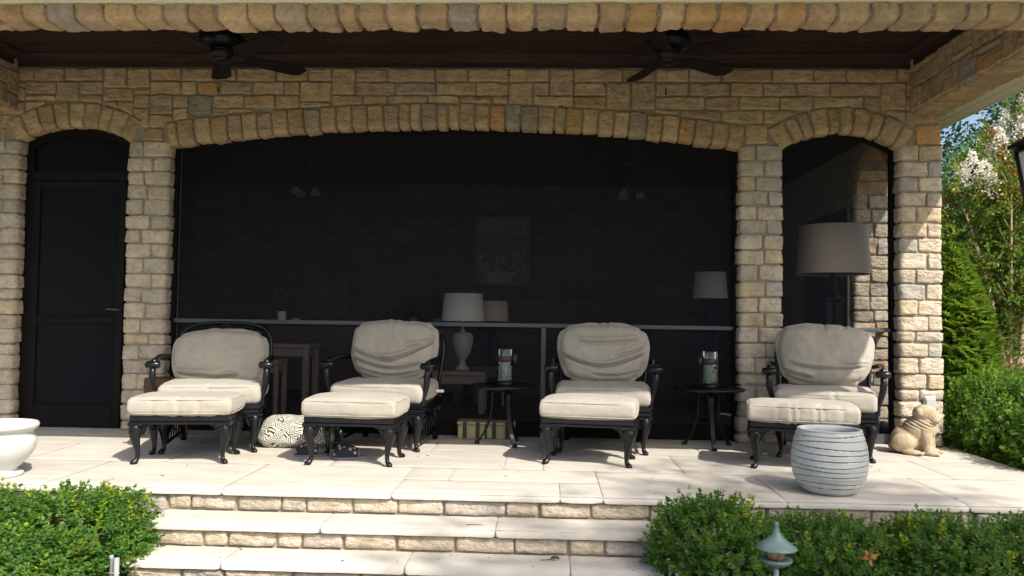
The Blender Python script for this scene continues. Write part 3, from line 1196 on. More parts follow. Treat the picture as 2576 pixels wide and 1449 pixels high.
for (zz, (y0, y1), cuts) in ((-.152, T2, [-2.46, -1.36, -.285, .69]), (-.304, T3, [-2.47, -1.865, -.79, .165, .70])):
    for a, b in zip(cuts, cuts[1:]):
        slab(mb, a, b, y0, y1, zz - .003, .044, rng, front=True, rightend=(b == cuts[-1]), leftend=(a == cuts[0]))
    mb.box((cuts[0] + .03, y0 + .05, zz - .18), (cuts[-1] - .03, y1, zz - .046), 1)
    mb.box((cuts[0] + .012, y0 + .012, zz - .040), (cuts[-1] - .012, y1, zz - .009), 3)
    riser(mb, cuts[0] + .03, cuts[-1] - .03, y0 + .05, zz - .152, zz - .047, rng, [.106], 2)
    for sgn, xx in ((-1, cuts[0] + .03), (1, cuts[-1] - .03)):
        fn = plane_fn((xx, y1 if sgn < 0 else y0 + .05, 0), (0, -1 if sgn < 0 else 1, 0), (0, 0, 1))
        stone(mb, fn, 0, y1 - y0 - .05, zz - .152, zz - .047, rng, dep=.02, mi=2, c=(.48, .42, .33))
tag(mb.build("steps", [M['limestone'], M['mortar'], M['stone'], M['grout']]), kind='structure')
mb = MB()
n = 40
mb.add([(-600, -600, -.47), (600, -600, -.47), (600, 600, -.47), (-600, 600, -.47)], [(0, 1, 2, 3)])
tag(mb.build("lawn", M['lawn']), kind='structure')
mb = MB()
P = []
for j in range(25):
    for i in range(51):
        x, y = -7.5 + i * .38, -4.1 + j * .42
        P.append((x, y, -.462 + (.03 * noise.noise(Vector((x * 2, y * 2, 0))) + .02) * (1 if 0 < i < 50 and 0 < j < 24 else -1)))
mb.grid(P, 50, 24)
tag(mb.build("mulch_bed", M['ground']), kind='structure')

# ================================================================ CEILING FANS
def make_fan(label, loc, rz, base_deg):
    t = thing("ceiling_fan", label, "ceiling fan", loc, 0, "ceiling fans under the porch ceiling")
    mb = MB()
    mb.lathe([(0, .0), (.10, .0), (.11, -.10), (.16, -.165), (.182, -.195), (.184, -.225), (.170, -.255), (.12, -.272), (.08, -.276)], 40)
    mb.build("canopy", M['fanmetal'], t)
    mb = MB()
    mb.lathe([(.08, -.272), (.090, -.278), (.098, -.29), (.098, -.335), (.088, -.35), (.078, -.356), (.074, -.372), (.074, -.385), (.052, -.396), (0, -.40)], 32)
    mb.lathe([(.099, -.292), (.103, -.30), (.099, -.308)], 32)
    mb.build("motor", M['fanmetal'], t)
    for k in range(5):
        an = rad(base_deg + 72 * k)
        R3 = Matrix.Rotation(an, 3, 'Z') @ Matrix.Rotation(rad(-13), 3, 'X')
        # blade outline along +x
        out = [(.21, -.058), (.26, -.070), (.52, -.084), (.675, -.088), (.735, -.040), (.722, .052), (.66, .088), (.52, .084), (.26, .070), (.21, .058)]
        mb = MB()
        mb.prism(out, lambda a, b, q: tuple(R3 @ Vector((a, b, q)) + Vector((0, 0, -.338))), -.004, .004)
        bl = mb.build("blade", M['blade'], t, recalc=True)
        mb = MB()
        Rz = Matrix.Rotation(an, 3, 'Z')
        pts = [(.085, 0, -.315), (.115, .0, -.318), (.145, .010, -.322), (.18, .0, -.327), (.22, 0, -.331), (.28, 0, -.332)]
        mb.tube([Rz @ Vector(p) for p in pts], [.014, .012, .011, .014, .022, .008], n=6, sq=.5)
        for sy in (-.03, .03):
            pts = [(.17, sy * .3, -.322), (.21, sy, -.330 - sy * .2), (.27, sy * .8, -.332 - sy * .2)]
            mb.tube([Rz @ Vector(p) for p in pts], .006, n=6)
        mb.build("blade_iron", M['fanmetal'], bl)
    mb = MB()
    mb.tube([(-.02, -.01, -.39), (-.02, -.01, -.60)], .0016, n=5)
    mb.lathe([(0, .0), (.006, -.004), (.010, -.05), (.006, -.062), (0, -.064)], 8, ctr=(-.02, -.01, -.60), mi=1)
    mb.build("pull_chain", [M['fanmetal'], M['crate']], t)
    return t
make_fan("dark five-blade ceiling fan above the far left armchair", (-2.74, -1.06, 3.642), 0, 40)
make_fan("dark five-blade ceiling fan above the third armchair", (.99, -1.03, 3.642), 0, 36)

# ================================================================ CUSHIONS
def cushion_mesh(mb, w, d, h, puff=.03, edge=.035, sq=.12, cell=.022, seed=0, amp=.006, folds=(), wrinkles=(), xf=None, mi=0,
                 side_bulge=.008, taper=0.0, pillow=0.0, sag=0.0):
    """soft box; local x,y in plane, z thickness. folds: curved creases on +z; wrinkles: creases running from an edge"""
    nx, ny, nz = max(6, int(w / cell)), max(6, int(d / cell)), max(5, int(h / .02))
    idx, V, F = {}, [], []
    off = Vector((seed * 3.7, seed * 1.3, seed * 2.1))
    def pt(i, j, k):
        key = (i, j, k)
        if key in idx: return idx[key]
        a, b, c = 2 * i / nx - 1, 2 * j / ny - 1, 2 * k / nz - 1
        A, B = a * math.sqrt(1 - sq * b * b), b * math.sqrt(1 - sq * a * a)
        hh = h * (1 - pillow * (max(a ** 6, b ** 6)))
        p = Vector((A * w / 2, B * d / 2, c * hh / 2))
        e = min(edge, hh * .49)
        bx, by = w / 2 * math.sqrt(1 - sq * b * b), d / 2 * math.sqrt(1 - sq * a * a)
        q = Vector((max(-bx + e, min(bx - e, p.x)), max(-by + e, min(by - e, p.y)), max(-hh / 2 + e, min(hh / 2 - e, p.z))))
        dv = p - q
        # spread the boundary cells over the round edge
        if dv.length > 1e-6:
            n = dv.normalized()
            p = q + n * e
        else:
            n = Vector((0, 0, 1 if c > 0 else -1))
        f = (1 - a * a) * (1 - b * b)
        g = c
        z = g * puff * (f ** .6) - (sag * f if c > 0 else 0)
        s = side_bulge * (1 - c * c)
        p.x += s * a; p.y += s * b
        p.z += z
        p.x *= 1 - taper * .5 * (1 - b)
        if amp:
            nz_ = noise.noise(off + Vector((p.x * 5, p.y * 5, c))) + .5 * noise.noise(off + Vector((p.x * 12, p.y * 12, c * 2)))
            p += n * amp * nz_
        if c > .2:
            for (b0, k_, dep, wd, a0, a1, ac) in folds:
                win = max(0, min(1, (a - a0) / .15)) * max(0, min(1, (a1 - a) / .15))
                if win > 0:
                    t = (b - (b0 + k_ * (a - ac) ** 2)) / (wd * .75)
                    p.z += win * dep * 1.9 * (-1.1 * math.exp(-t * t) + .85 * math.exp(-((t - 2.3) / 1.9) ** 2) + .15 * math.exp(-((t + 3.0) / 2.5) ** 2))
        for (a0, b0, ang, ln, dep, wd) in wrinkles:
            ca, sa = math.cos(ang), math.sin(ang)
            da, db = a - a0, b - b0
            tl, tn = da * ca + db * sa, -da * sa + db * ca
            if -.1 < tl < ln:
                win = max(0, 1 - max(0, tl) / ln) * (1 if tl > 0 else 1 + tl / .1)
                p += n * (dep * win * (-math.exp(-(tn / wd) ** 2) + .5 * math.exp(-((tn - 2.4 * wd) / (1.6 * wd)) ** 2)))
        idx[key] = len(V)
        V.append(xf(p) if xf else p)
        return idx[key]
    for k in (0, nz):
        for i in range(nx):
            for j in range(ny):
                q = (pt(i, j, k), pt(i + 1, j, k), pt(i + 1, j + 1, k), pt(i, j + 1, k))
                F.append(q if k else q[::-1])
    for j in (0, ny):
        for i in range(nx):
            for k in range(nz):
                q = (pt(i, j, k), pt(i + 1, j, k), pt(i + 1, j, k + 1), pt(i, j, k + 1))
                F.append(q[::-1] if j else q)
    for i in (0, nx):
        for j in range(ny):
            for k in range(nz):
                q = (pt(i, j, k), pt(i, j + 1, k), pt(i, j + 1, k + 1), pt(i, j, k + 1))
                F.append(q if i else q[::-1])
    mb.add(V, F, mi)

def welt(w, d, z, edge, sq, r=.0045, n=72, taper=0, cut=.006):
    """piping loop round a cushion seam"""
    pts = []
    for i in range(n + 1):
        t = i / n * 4
        s, f = int(t) % 4, t - int(t)
        a, b = [(-1 + 2 * f, -1), (1, -1 + 2 * f), (1 - 2 * f, 1), (-1, 1 - 2 * f)][s]
        A, B = a * math.sqrt(1 - sq * b * b), b * math.sqrt(1 - sq * a * a)
        # round the corners a little
        ex = 1 - .035 * (abs(a) * abs(b)) ** 6
        pts.append((A * (w / 2 - cut) * ex, B * (d / 2 - cut) * ex, z))
    mb = MB()
    mb.tube(pts, r, n=6, cap=False)
    return mb

# ================================================================ CAST METAL CHAIRS AND OTTOMANS
def cabriole(mb, x, y, ox, oy, zt, k=1.0):
    """curved leg whose knee and foot swing out along (ox,oy)"""
    prof = [(1.0, .000, .048), (.93, .010, .050), (.84, .018, .047), (.70, .014, .038), (.55, .004, .029), (.38, -.006, .0215), (.22, -.010, .0175),
            (.12, -.006, .0175), (.07, .006, .021), (.035, .022, .0235), (.010, .032, .019), (.0, .033, .012)]
    l = math.hypot(ox, oy)
    ux, uy = ox / l, oy / l
    mb.tube([(x + ux * o * k, y + uy * o * k, zt * f) for f, o, r in prof], [r * k for _, _, r in prof], n=10, up=(ux, uy, 0))

def ears(mb, x, y, sx, sy, z):
    """little scrolled brackets between leg top and apron"""
    for (dx, dy) in ((-sx, 0), (0, -sy)):
        poly = [(0, 0), (.115, 0), (.10, -.014), (.075, -.022), (.062, -.045), (.045, -.085), (0, -.12)]
        px, py = -dy, dx
        mb.prism(poly, lambda a, b, t: (x + dx * a + px * t, y + dy * a + py * t, z + b), -.014, .014)

def make_ottoman(label, loc, rz, seed, w=.735, d=.52, puff=.03, wr=(), sag=0.0, folds=()):
    t = thing("ottoman", label, "ottoman", loc, rz, "ottomans in front of the patio armchairs")
    mb = MB()
    ap = .035
    hx, hy = w / 2 - .012, d / 2 - .012
    mb.box((-hx, -hy, .318), (hx, hy, .366), bev=.006)
    mb.box((-hx + .008, -hy - .004, .300), (hx - .008, -hy + .03, .317), bev=.004)
    mb.box((-hx + .008, hy - .03, .300), (hx - .008, hy + .004, .317), bev=.004)
    mb.box((-hx - .004, -hy + .008, .300), (-hx + .03, hy - .008, .3165), bev=.004)
    mb.box((hx - .03, -hy + .008, .300), (hx + .004, hy - .008, .3165), bev=.004)
    mb.build("seat_frame", M['metal'], t)
    for sx in (-1, 1):
        for sy in (-1, 1):
            mb = MB()
            x, y = sx * (hx - .045), sy * (hy - .045)
            mb.box((x - .055, y - .055, .285), (x + .055, y + .055, .317), bev=.008)
            cabriole(mb, x, y, sx, sy * .8, .288)
            ears(mb, x, y, sx, sy, .30)
            mb.build("leg", M['metal'], t)
    mb = MB()
    cushion_mesh(mb, w + .01, d + .01, .125, puff=puff, edge=.022, sq=.035, seed=seed, amp=.006, wrinkles=wr, cell=.016, sag=sag, folds=folds)
    c = mb.build("cushion", M['cloth'], t, loc=(0, 0, .432))
    welt(w + .022, d + .022, .052, .02, .035).build("piping", M['cloth'], c)
    welt(w + .022, d + .022, -.052, .02, .035).build("piping", M['cloth'], c)
    return t

def make_chair(label, loc, rz, seed, back_z=0.0, ftop=.625, folds=(), back_wr=(), seat_wr=(), tagside=False, show_frame=False, lean=13, tilt=0):
    t = thing("patio_armchair", label, "armchair", loc, rz, "black cast metal patio armchairs")
    # seat frame
    mb = MB()
    mb.box((-.405, -.375, .355), (.405, .36, .405), bev=.008)
    mb.box((-.395, -.383, .325), (.395, -.34, .354), bev=.006)
    for sx in (-1, 1):
        x0, x1 = sorted((sx * .412, sx * .365))
        mb.box((x0, -.34, .325), (x1, .33, .354), bev=.006)
    mb.build("seat_frame", M['metal'], t)
    # front legs: cabriole; back legs raked; arched side strut joins them
    for sx in (-1, 1):
        mb = MB()
        mb.box((sx * .355 - .06, -.375, .295), (sx * .355 + .06, -.275, .324), bev=.008)
        cabriole(mb, sx * .35, -.325, sx * .5, -.6, .30, 1.0)
        ears(mb, sx * .35, -.33, sx, -1, .31)
        mb.build("leg", M['metal'], t)
        mb = MB()
        mb.tube([(sx * .345, .30, .36), (sx * .345, .315, .26), (sx * .34, .345, .15), (sx * .335, .385, .05), (sx * .335, .40, .022), (sx * .335, .402, .0)],
                [.034, .028, .022, .02, .03, .022], n=10)
        mb.build("leg", M['metal'], t)
        mb = MB()
        P = [(sx * .345, -.27, .075)]
        for i in range(13):
            u = i / 12
            P.append((sx * .345, -.25 + .58 * u, .09 + .17 * math.sin(math.pi * (.08 + .84 * u))))
        mb.tube(P, [.02] + [.021 + .012 * math.sin(math.pi * i / 12) for i in range(13)], n=8)
        mb.tube([(sx * .345, -.29, .07), (sx * .345, .36, .085)], .013, n=8)
        for i in range(5):
            y = -.16 + .095 * i
            mb.tube([(sx * .345, y, .078), (sx * .345, y, .24)], .006, n=6)
        mb.build("side_stretcher", M['metal'], t)
    # arms: scrolled rail and curved front support
    for sx in (-1, 1):
        mb = MB()
        P, Rr = [], []
        for i in range(15):
            u = i / 14
            y = .26 - .60 * u
            P.append((sx * (.415 + .040 * math.sin(math.pi * min(1, u * 1.15) * .8)), y, .735 + .035 * math.sin(math.pi * (u * .9 + .1)) - .01 * u))
            Rr.append(.014 + .017 * u ** 1.5)
        mb.tube(P, Rr, n=10, sq=1.25)
        xe, ye, ze = P[-1]
        # scroll knuckle at the arm end
        mb.tube([(xe - .055, ye - .012, ze - .008), (xe - .05, ye - .014, ze - .008), (xe + .05, ye - .014, ze - .008), (xe + .055, ye - .012, ze - .008)], [.016, .029, .029, .016], n=12)
        Q = [(xe, ye + .0, ze - .02), (xe + sx * .004, ye - .015, ze - .07), (xe + sx * .0, ye - .012, ze - .13), (xe - sx * .016, ye + .012, ze - .21), (xe - sx * .034, ye + .02, ze - .28), (xe - sx * .040, ye + .005, ze - .34)]
        mb.tube(Q, [.022, .026, .027, .023, .018, .022], n=10)
        mb.build("arm", M['metal'], t)
    # back frame: arched loop, cross bar, rosette and lattice
    RB = Matrix.Rotation(rad(lean), 3, 'X')
    O = Vector((0, .30, .40))
    def bk(x, z, y=0.0): return O + RB.transposed() @ Vector((x, y, z)) if False else O + Vector((x, y + z * math.tan(rad(lean)), z))
    mb = MB()
    top = ftop
    P = [bk(-.36, 0), bk(-.385, .2), bk(-.40, .38)]
    for i in range(21):
        an = math.pi - math.pi * i / 20
        P.append(bk(.40 * math.copysign(abs(math.cos(an)) ** .62, math.cos(an)), .44 + (top - .44) * abs(math.sin(an)) ** .75))
    P += [bk(.40, .38), bk(.385, .2), bk(.36, 0)]
    mb.tube(P, .017, n=8)
    mb.tube([bk(-.40, .52), bk(-.2, .535), bk(0, .54), bk(.2, .535), bk(.40, .52)], .009, n=6)
    for i in range(-3, 4):
        mb.tube([bk(i * .10, .0), bk(i * .105, .53)], .007, n=6)
    mb.build("back_frame", M['metal'], t)
    for s in (-1, 1):
        mb = MB()
        zo = top - .085
        mb.tube([bk(s * .10, zo - .05), bk(s * .33, zo - .055)], .006, n=6)
        for i in (2, 3, 4):
            i *= s
            zt = zo + .035 + .012 * (3 - abs(i))
            mb.tube([bk(i * .075 - .035, zo - .055), bk(i * .075, zo), bk(i * .075 + .035, zt)], .006, n=6)
            mb.tube([bk(i * .075 + .035, zo - .055), bk(i * .075, zo), bk(i * .075 - .035, zt)], .006, n=6)
        mb.build("lattice", M['metal'], t)
    mb = MB()
    c0 = bk(0, top - .055)
    for r_, th_ in ((.040, .007), (.012, .008)):
        mb.tube([c0 + Vector((r_ * math.cos(2 * math.pi * i / 20), -.003, r_ * math.sin(2 * math.pi * i / 20))) for i in range(21)], th_, n=6, cap=False)
    for i in range(8):
        a = 2 * math.pi * i / 8
        mb.tube([c0 + Vector((.012 * math.cos(a), -.003, .012 * math.sin(a))), c0 + Vector((.038 * math.cos(a), -.003, .038 * math.sin(a)))], .005, n=5)
    mb.build("rosette", M['metal'], t)
    # seat cushion
    mb = MB()
    cushion_mesh(mb, .80, .66, .150, puff=.024, edge=.03, sq=.05, seed=seed, amp=.007, wrinkles=seat_wr, cell=.016)
    c = mb.build("seat_cushion", M['cloth'], t, loc=(0, -.055, .485))
    c.rotation_euler = (rad(1.5), 0, 0)
    welt(.812, .672, .060, .03, .05).build("piping", M['cloth'], c)
    # back cushion, stood up and leaned back
    mb = MB()
    cushion_mesh(mb, .86, .56, .165, puff=.05, edge=.075, sq=.33, seed=seed + 5, amp=.016, folds=folds, wrinkles=back_wr, cell=.0105, taper=.15, pillow=.25, side_bulge=.012)
    b = mb.build("back_cushion", M['cloth'], t, loc=(0, .16, .80 + back_z))
    b.rotation_euler = (rad(90 - lean - 2), 0, 0)
    b.rotation_euler = (Matrix.Rotation(rad(tilt), 3, 'Y') @ Matrix.Rotation(rad(90 - lean - 2), 3, 'X')).to_euler()
    if tagside:
        mb = MB()
        mb.box((.405, .12, .46), (.475, .123, .485))
        mb.build("care_tag", M['tag'], t)
    return t

F1 = [(-.60, .10, .026, .05, -1.0, .5, .2), (-.80, -.06, .022, .05, -.3, 1.0, .1), (-.50, .15, .012, .05, -.9, .2, -.4), (.1, .2, .006, .07, .2, 1.0, .4)]
F2 = [(-.42, .40, .020, .05, -.95, .15, .05), (-.38, .62, .026, .05, -.25, 1.0, -.1), (-.66, .30, .022, .045, -1.0, .8, .05), (-.88, .15, .016, .04, -1, 1, .1), (-.02, .45, .014, .05, .3, 1.0, .1)]
F3 = [(-.50, .48, .028, .05, -1.0, 1.0, -.05), (.25, .25, .018, .06, -.6, .85, -.1), (-.20, .50, .014, .05, .2, 1.0, 0), (-.80, .15, .014, .045, -.3, 1, .2)]
F4 = [(-.50, .16, .018, .045, -.75, .95, .05), (-.80, .25, .020, .05, -1.0, -.2, -.3), (-.34, .15, .014, .04, .35, 1.0, .3)]
make_chair("patio armchair beside the screen door, scrolled metal back showing above its slumped cushion", (-2.80, -.82, 0), rad(13), 1, back_z=-.080, ftop=.652, folds=F1,
           back_wr=[(.75, .95, -1.9, .5, .008, .03), (.9, -.1, 2.6, .35, .012, .035)], seat_wr=[(.0, -1, 1.4, .5, .006, .03)], lean=14, tilt=-1.5)
make_chair("patio armchair with deeply creased back cushion, second from the screen door", (-1.38, -.51, 0), rad(-6), 2, back_z=.02, folds=F2,
           back_wr=[(.0, 1, -1.57, .7, .010, .03), (-.25, 1, -1.3, .5, .007, .03), (.35, 1, -1.8, .5, .006, .03)],
           seat_wr=[(-.3, .1, -1.3, .35, .010, .03), (.0, .1, -1.9, .35, .012, .03), (.3, .1, -1.5, .3, .010, .03)], tagside=True)
make_chair("patio armchair with one swooping crease, standing between the two candle tables", (.52, -.44, 0), rad(-4), 3, back_z=.02, folds=F3,
           back_wr=[(-.1, 1, -1.4, .5, .009, .03), (.1, 1, -1.8, .45, .008, .03)], seat_wr=[(-.25, .2, -1.57, .3, .012, .03), (.2, .2, -1.57, .3, .012, .03)])
make_chair("partly sunlit patio armchair behind the ribbed pot, in front of the large drum lamp", (2.42, -.53, 0), rad(-17), 4, back_z=.035, folds=F4,
           back_wr=[(.0, 1, -1.5, .5, .008, .03), (.45, 1, -2.0, .45, .010, .03), (.5, 1, -1.2, .35, .008, .03)], seat_wr=[(.2, -1, 1.8, .4, .008, .04)], tagside=True, tilt=2)
make_ottoman("lumpy cushioned ottoman nearest the screen door and white urn", (-2.77, -1.434, 0), rad(9), 11, w=.745, puff=.03, sag=.012,
             wr=[(.0, -1, 1.57, .7, .007, .05), (.38, -1, 1.9, .6, .006, .04), (-.5, -1, 1.2, .5, .005, .05), (.75, -.9, 1.7, .5, .008, .05)])
make_ottoman("crisp boxy ottoman standing over the dotted slippers", (-1.46, -1.355, 0), rad(-3), 12, w=.715, puff=.040)
make_ottoman("smooth plump ottoman in front of the chair between the candle tables", (.37, -1.16, 0), rad(-9.5), 13, w=.735, d=.50, puff=.042)
make_ottoman("puckered ottoman partly hidden by the ribbed grey pot", (2.02, -1.19, 0), rad(-13), 14, w=.80, d=.50, puff=.034,
             wr=[(-.2, -1, 1.57, .5, .010, .03), (-.07, -1, 1.9, .4, .011, .022), (.25, -1, 1.2, .5, .010, .03), (.37, -1, 1.75, .4, .010, .022), (-.45, -1, 1.7, .4, .006, .04), (.7, -1, 1.8, .5, .006, .04)])

# ================================================================ SIDE TABLES WITH CANDLE CYLINDERS
def make_table(label, loc, rz, r=.305):
    t = thing("side_table", label, "side table", loc, rz, "round black metal side tables")
    mb = MB()
    mb.lathe([(0, .506), (r * .9, .506), (r - .012, .508), (r, .516), (r + .004, .524), (r - .002, .531), (r - .02, .534), (r - .03, .527), (0, .527)], 64)
    for i in range(40):
        a = 2 * math.pi * i / 40
        mb.lathe([(0, .0), (.010, .0), (.009, .006), (0, .009)], 8, ctr=((r - .045) * math.cos(a), (r - .045) * math.sin(a), .5275))
    mb.lathe([(r * .55, .5275), (r * .57, .533), (r * .60, .533), (r * .62, .5275)], 48)
    mb.lathe([(0, .33), (.012, .335), (.022, .35), (.02, .40), (.028, .44), (.035, .46), (.075, .49), (.13, .505)], 20)
    mb.build("table_top", M['metal'], t)
    for k in range(3):
        a = rad(-90 + 120 * k)
        ca, sa = math.cos(a), math.sin(a)
        prof = [(.045, .50), (.085, .478), (.100, .44), (.098, .38), (.104, .30), (.122, .21), (.158, .12), (.20, .05), (.225, .022), (.235, .008)]
        mb = MB()
        for s in (-.011, .011):
            mb.tube([(q * ca - s * sa, q * sa + s * ca, z) for q, z in prof], [.011] * 7 + [.010, .010, .008], n=8)
        mb.tube([(q * ca, q * sa, z) for q, z in prof], [.009] * len(prof), n=6)
        mb.lathe([(0, 0), (.024, 0), (.026, .008), (.018, .024), (0, .03)], 10, ctr=(.232 * ca, .232 * sa, 0))
        mb.build("leg", M['metal'], t)
    return t
t1, t2 = (-.365, -.36), (1.49, -.275)
make_table("black side table left of the chair between the tables, storage bins behind it", (*t1, 0), rad(30))
make_table("black side table beside the third stone pier, its top edge against the pier", (*t2, 0), rad(0), .315)

def make_candle(label, loc, side, seed):
    t = thing("candle_cylinder", label, "candle holder", loc, 0, "glass candle cylinders on side tables")
    rng = random.Random(seed)
    mb = MB()
    mb.lathe([(0, 0), (.088, 0), (.090, .006), (.086, .03), (.078, .04), (.0, .04)], 32)
    mb.build("base", M['fanmetal'], t)
    mb = MB()
    mb.lathe([(.0735, .041), (.0735, .325), (.0755, .327), (.0765, .325), (.0765, .041)], 40)
    mb.build("glass", M['glass'], t)
    mb = MB()
    for i in range(330):
        a, z = rng.uniform(0, 6.283), rng.uniform(.05, .205)
        rr = .070 - rng.uniform(.006, .012)
        s = rng.uniform(.006, .011)
        cl = rng.choice([(.30, .38, .37), (.36, .42, .40), (.24, .33, .33), (.45, .50, .47), (.30, .36, .38)])
        mb.lathe([(0, -s * .7), (s * .8, -s * .4), (s, 0), (s * .7, s * .5), (0, s * .7)], 6, ctr=(rr * math.cos(a), rr * math.sin(a), z), c=cl)
    mb.lathe([(0, .045), (.056, .045), (.056, .205), (0, .207)], 20, c=(.28, .34, .33))
    mb.build("sea_glass_filling", M['shell'], t)
    mb = MB()
    mb.lathe([(0, .20), (.035, .20), (.035, .235), (0, .237)], 20)
    mb.build("candle", M['candle'], t)
    mb = MB()
    mb.lathe([(.0775, .212), (.0800, .213), (.0800, .262), (.0775, .263)], 36)
    # round side boss
    mb.tube([(side * .078, -.01, .238), (side * .098, -.012, .238), (side * .112, -.013, .238)], [.045, .05, .030], n=16)
    mb.build("leather_band", M['leather'], t)
    return t
make_candle("glass candle cylinder of pale sea glass on the table near the bins", (t1[0] + .01, t1[1], .5285), 1, 1)
make_candle("glass candle cylinder of pale sea glass on the table by the pier", (t2[0] - .0, t2[1] + .02, .5285), -1, 2)

# ================================================================ POTS
t = thing("urn_planter", "white glazed urn with flared rim at the left patio edge", "urn", (-3.77, -2.22, 0))
t.scale = (.93, .93, .93)
mb = MB()
mb.lathe([(0, 0), (.178, 0), (.188, .006), (.190, .018), (.182, .030), (.150, .036), (.146, .052), (.175, .078), (.225, .13), (.258, .185), (.270, .235), (.266, .268),
          (.262, .272), (.248, .296), (.240, .318), (.248, .334), (.268, .346), (.280, .358), (.282, .374), (.274, .388), (.255, .390), (.238, .376), (.225, .34), (.23, .25), (.20, .15), (0, .10)], 72)
mb.build("bowl", M['urn'], t)
mb = MB()
mb.lathe([(0, .31), (.12, .305), (.225, .30)], 32)
mb.build("soil", M['soil'], t)

t = thing("ribbed_pot", "barrel shaped grey glazed pot with irregular dark ribs, on the patio edge", "pot", (1.915, -2.14, 0))
rng = random.Random(3)
prof = [(.152, 0), (.175, .02), (.205, .06), (.232, .12), (.243, .19), (.241, .26), (.230, .33), (.215, .385), (.204, .412)]
def pr(z):
    for (r0, z0), (r1, z1) in zip(prof, prof[1:]):
        if z <= z1:
            t_ = (z - z0) / (z1 - z0)
            return r0 + (r1 - r0) * t_
    return prof[-1][0]
lines = []
z = .052
while z < .40:
    lines.append((z, rng.uniform(.004, .013), rng.uniform(0, 6.28), rng.uniform(.001, .004), rng.uniform(0, 6.28)))
    z += rng.uniform(.027, .047)
n, nz = 120, 170
V, rows, dark = [], [], {}
for j in range(nz + 1):
    z = .414 * j / nz
    for i in range(n):
        a = 2 * math.pi * i / n
        zs = [l[0] + l[1] * math.sin(a + l[2]) + l[3] * math.sin(3 * a + l[4]) for l in lines]
        above = [q for q in zs if q >= z]
        below = [q for q in zs if q < z]
        up = min(above) - z if above else .05
        dn = z - max(below) if below else .05
        r = pr(z) + .0040 * min(1, dn / .006) * math.exp(-max(0, dn - .006) / .018) - .0045 * math.exp(-(up / .003) ** 2) + .0012 * noise.noise(Vector((math.cos(a) * 4, math.sin(a) * 4, z * 12)))
        fade = .5 + .5 * noise.noise(Vector((math.cos(a) * 1.2 + 5, math.sin(a) * 1.2, max(below) * 50 if below else 0)))
        dark[j, i] = up < .0038 and fade > .22
        V.append((r * math.cos(a), r * math.sin(a), z))
mb = MB()
o = 0
mb.v = V
for j in range(nz):
    for i in range(n):
        q = [j * n + i, j * n + (i + 1) % n, (j + 1) * n + (i + 1) % n, (j + 1) * n + i]
        mb.f.append(q); mb.mi.append(0); mb.sm.append(True)
        lo = j < 8
        mb.c.append((.055, .045, .045) if dark[j, i] else ((.27, .28, .25) if lo else (.46, .475, .455)))
mb.build("pot_wall", M['ribpot'], t)
mb = MB()
mb.lathe([(.204, .4135), (.207, .419), (.203, .4235), (.188, .424), (.182, .418), (.178, .395), (.190, .33), (.2, .26)], 72, c=(.46, .475, .455))
mb.build("rim", M['ribpot'], t)
mb = MB()
mb.lathe([(0, .27), (.1, .272), (.197, .268)], 32)
mb.build("soil", M['soil'], t)

# ================================================================ DOG STATUE
def blob_mesh(name, parts, material, voxel=.006, smooth=6, parent=None, disp=None):
    """parts: list of (centre, radii, euler) ellipsoids fused into one continuous surface"""
    mb = MB()
    for (c, r, e) in parts:
        R3 = Matrix.Rotation(e[2], 3, 'Z') @ Matrix.Rotation(e[1], 3, 'Y') @ Matrix.Rotation(e[0], 3, 'X')
        nu, nv = 20, 12
        V, F = [], []
        for j in range(nv + 1):
            th = math.pi * j / nv
            for i in range(nu):
                ph = 2 * math.pi * i / nu
                p = R3 @ Vector((r[0] * math.sin(th) * math.cos(ph), r[1] * math.sin(th) * math.sin(ph), r[2] * math.cos(th))) + Vector(c)
                V.append(p)
        for j in range(nv):
            for i in range(nu):
                F.append((j * nu + i, (j + 1) * nu + i, (j + 1) * nu + (i + 1) % nu, j * nu + (i + 1) % nu))
        mb.add(V, F)
    o = mb.build(name, material, parent)
    md = o.modifiers.new("fuse", 'REMESH')
    md.mode = 'VOXEL'
    md.voxel_size = voxel
    ms = o.modifiers.new("soften", 'SMOOTH')
    ms.factor = .5
    ms.iterations = smooth
    dg = bpy.context.evaluated_depsgraph_get()
    me = bpy.data.meshes.new_from_object(o.evaluated_get(dg))
    o.modifiers.clear()
    old = o.data
    o.data = me
    bpy.data.meshes.remove(old)
    me.name = name
    if disp:
        me.update()
        nr = [v.normal.copy() for v in me.vertices]
        for v, nn in zip(me.vertices, nr):
            v.co += nn * disp(v.co)
    for p in me.polygons: p.use_smooth = True
    return o
E3 = (0, 0, 0)
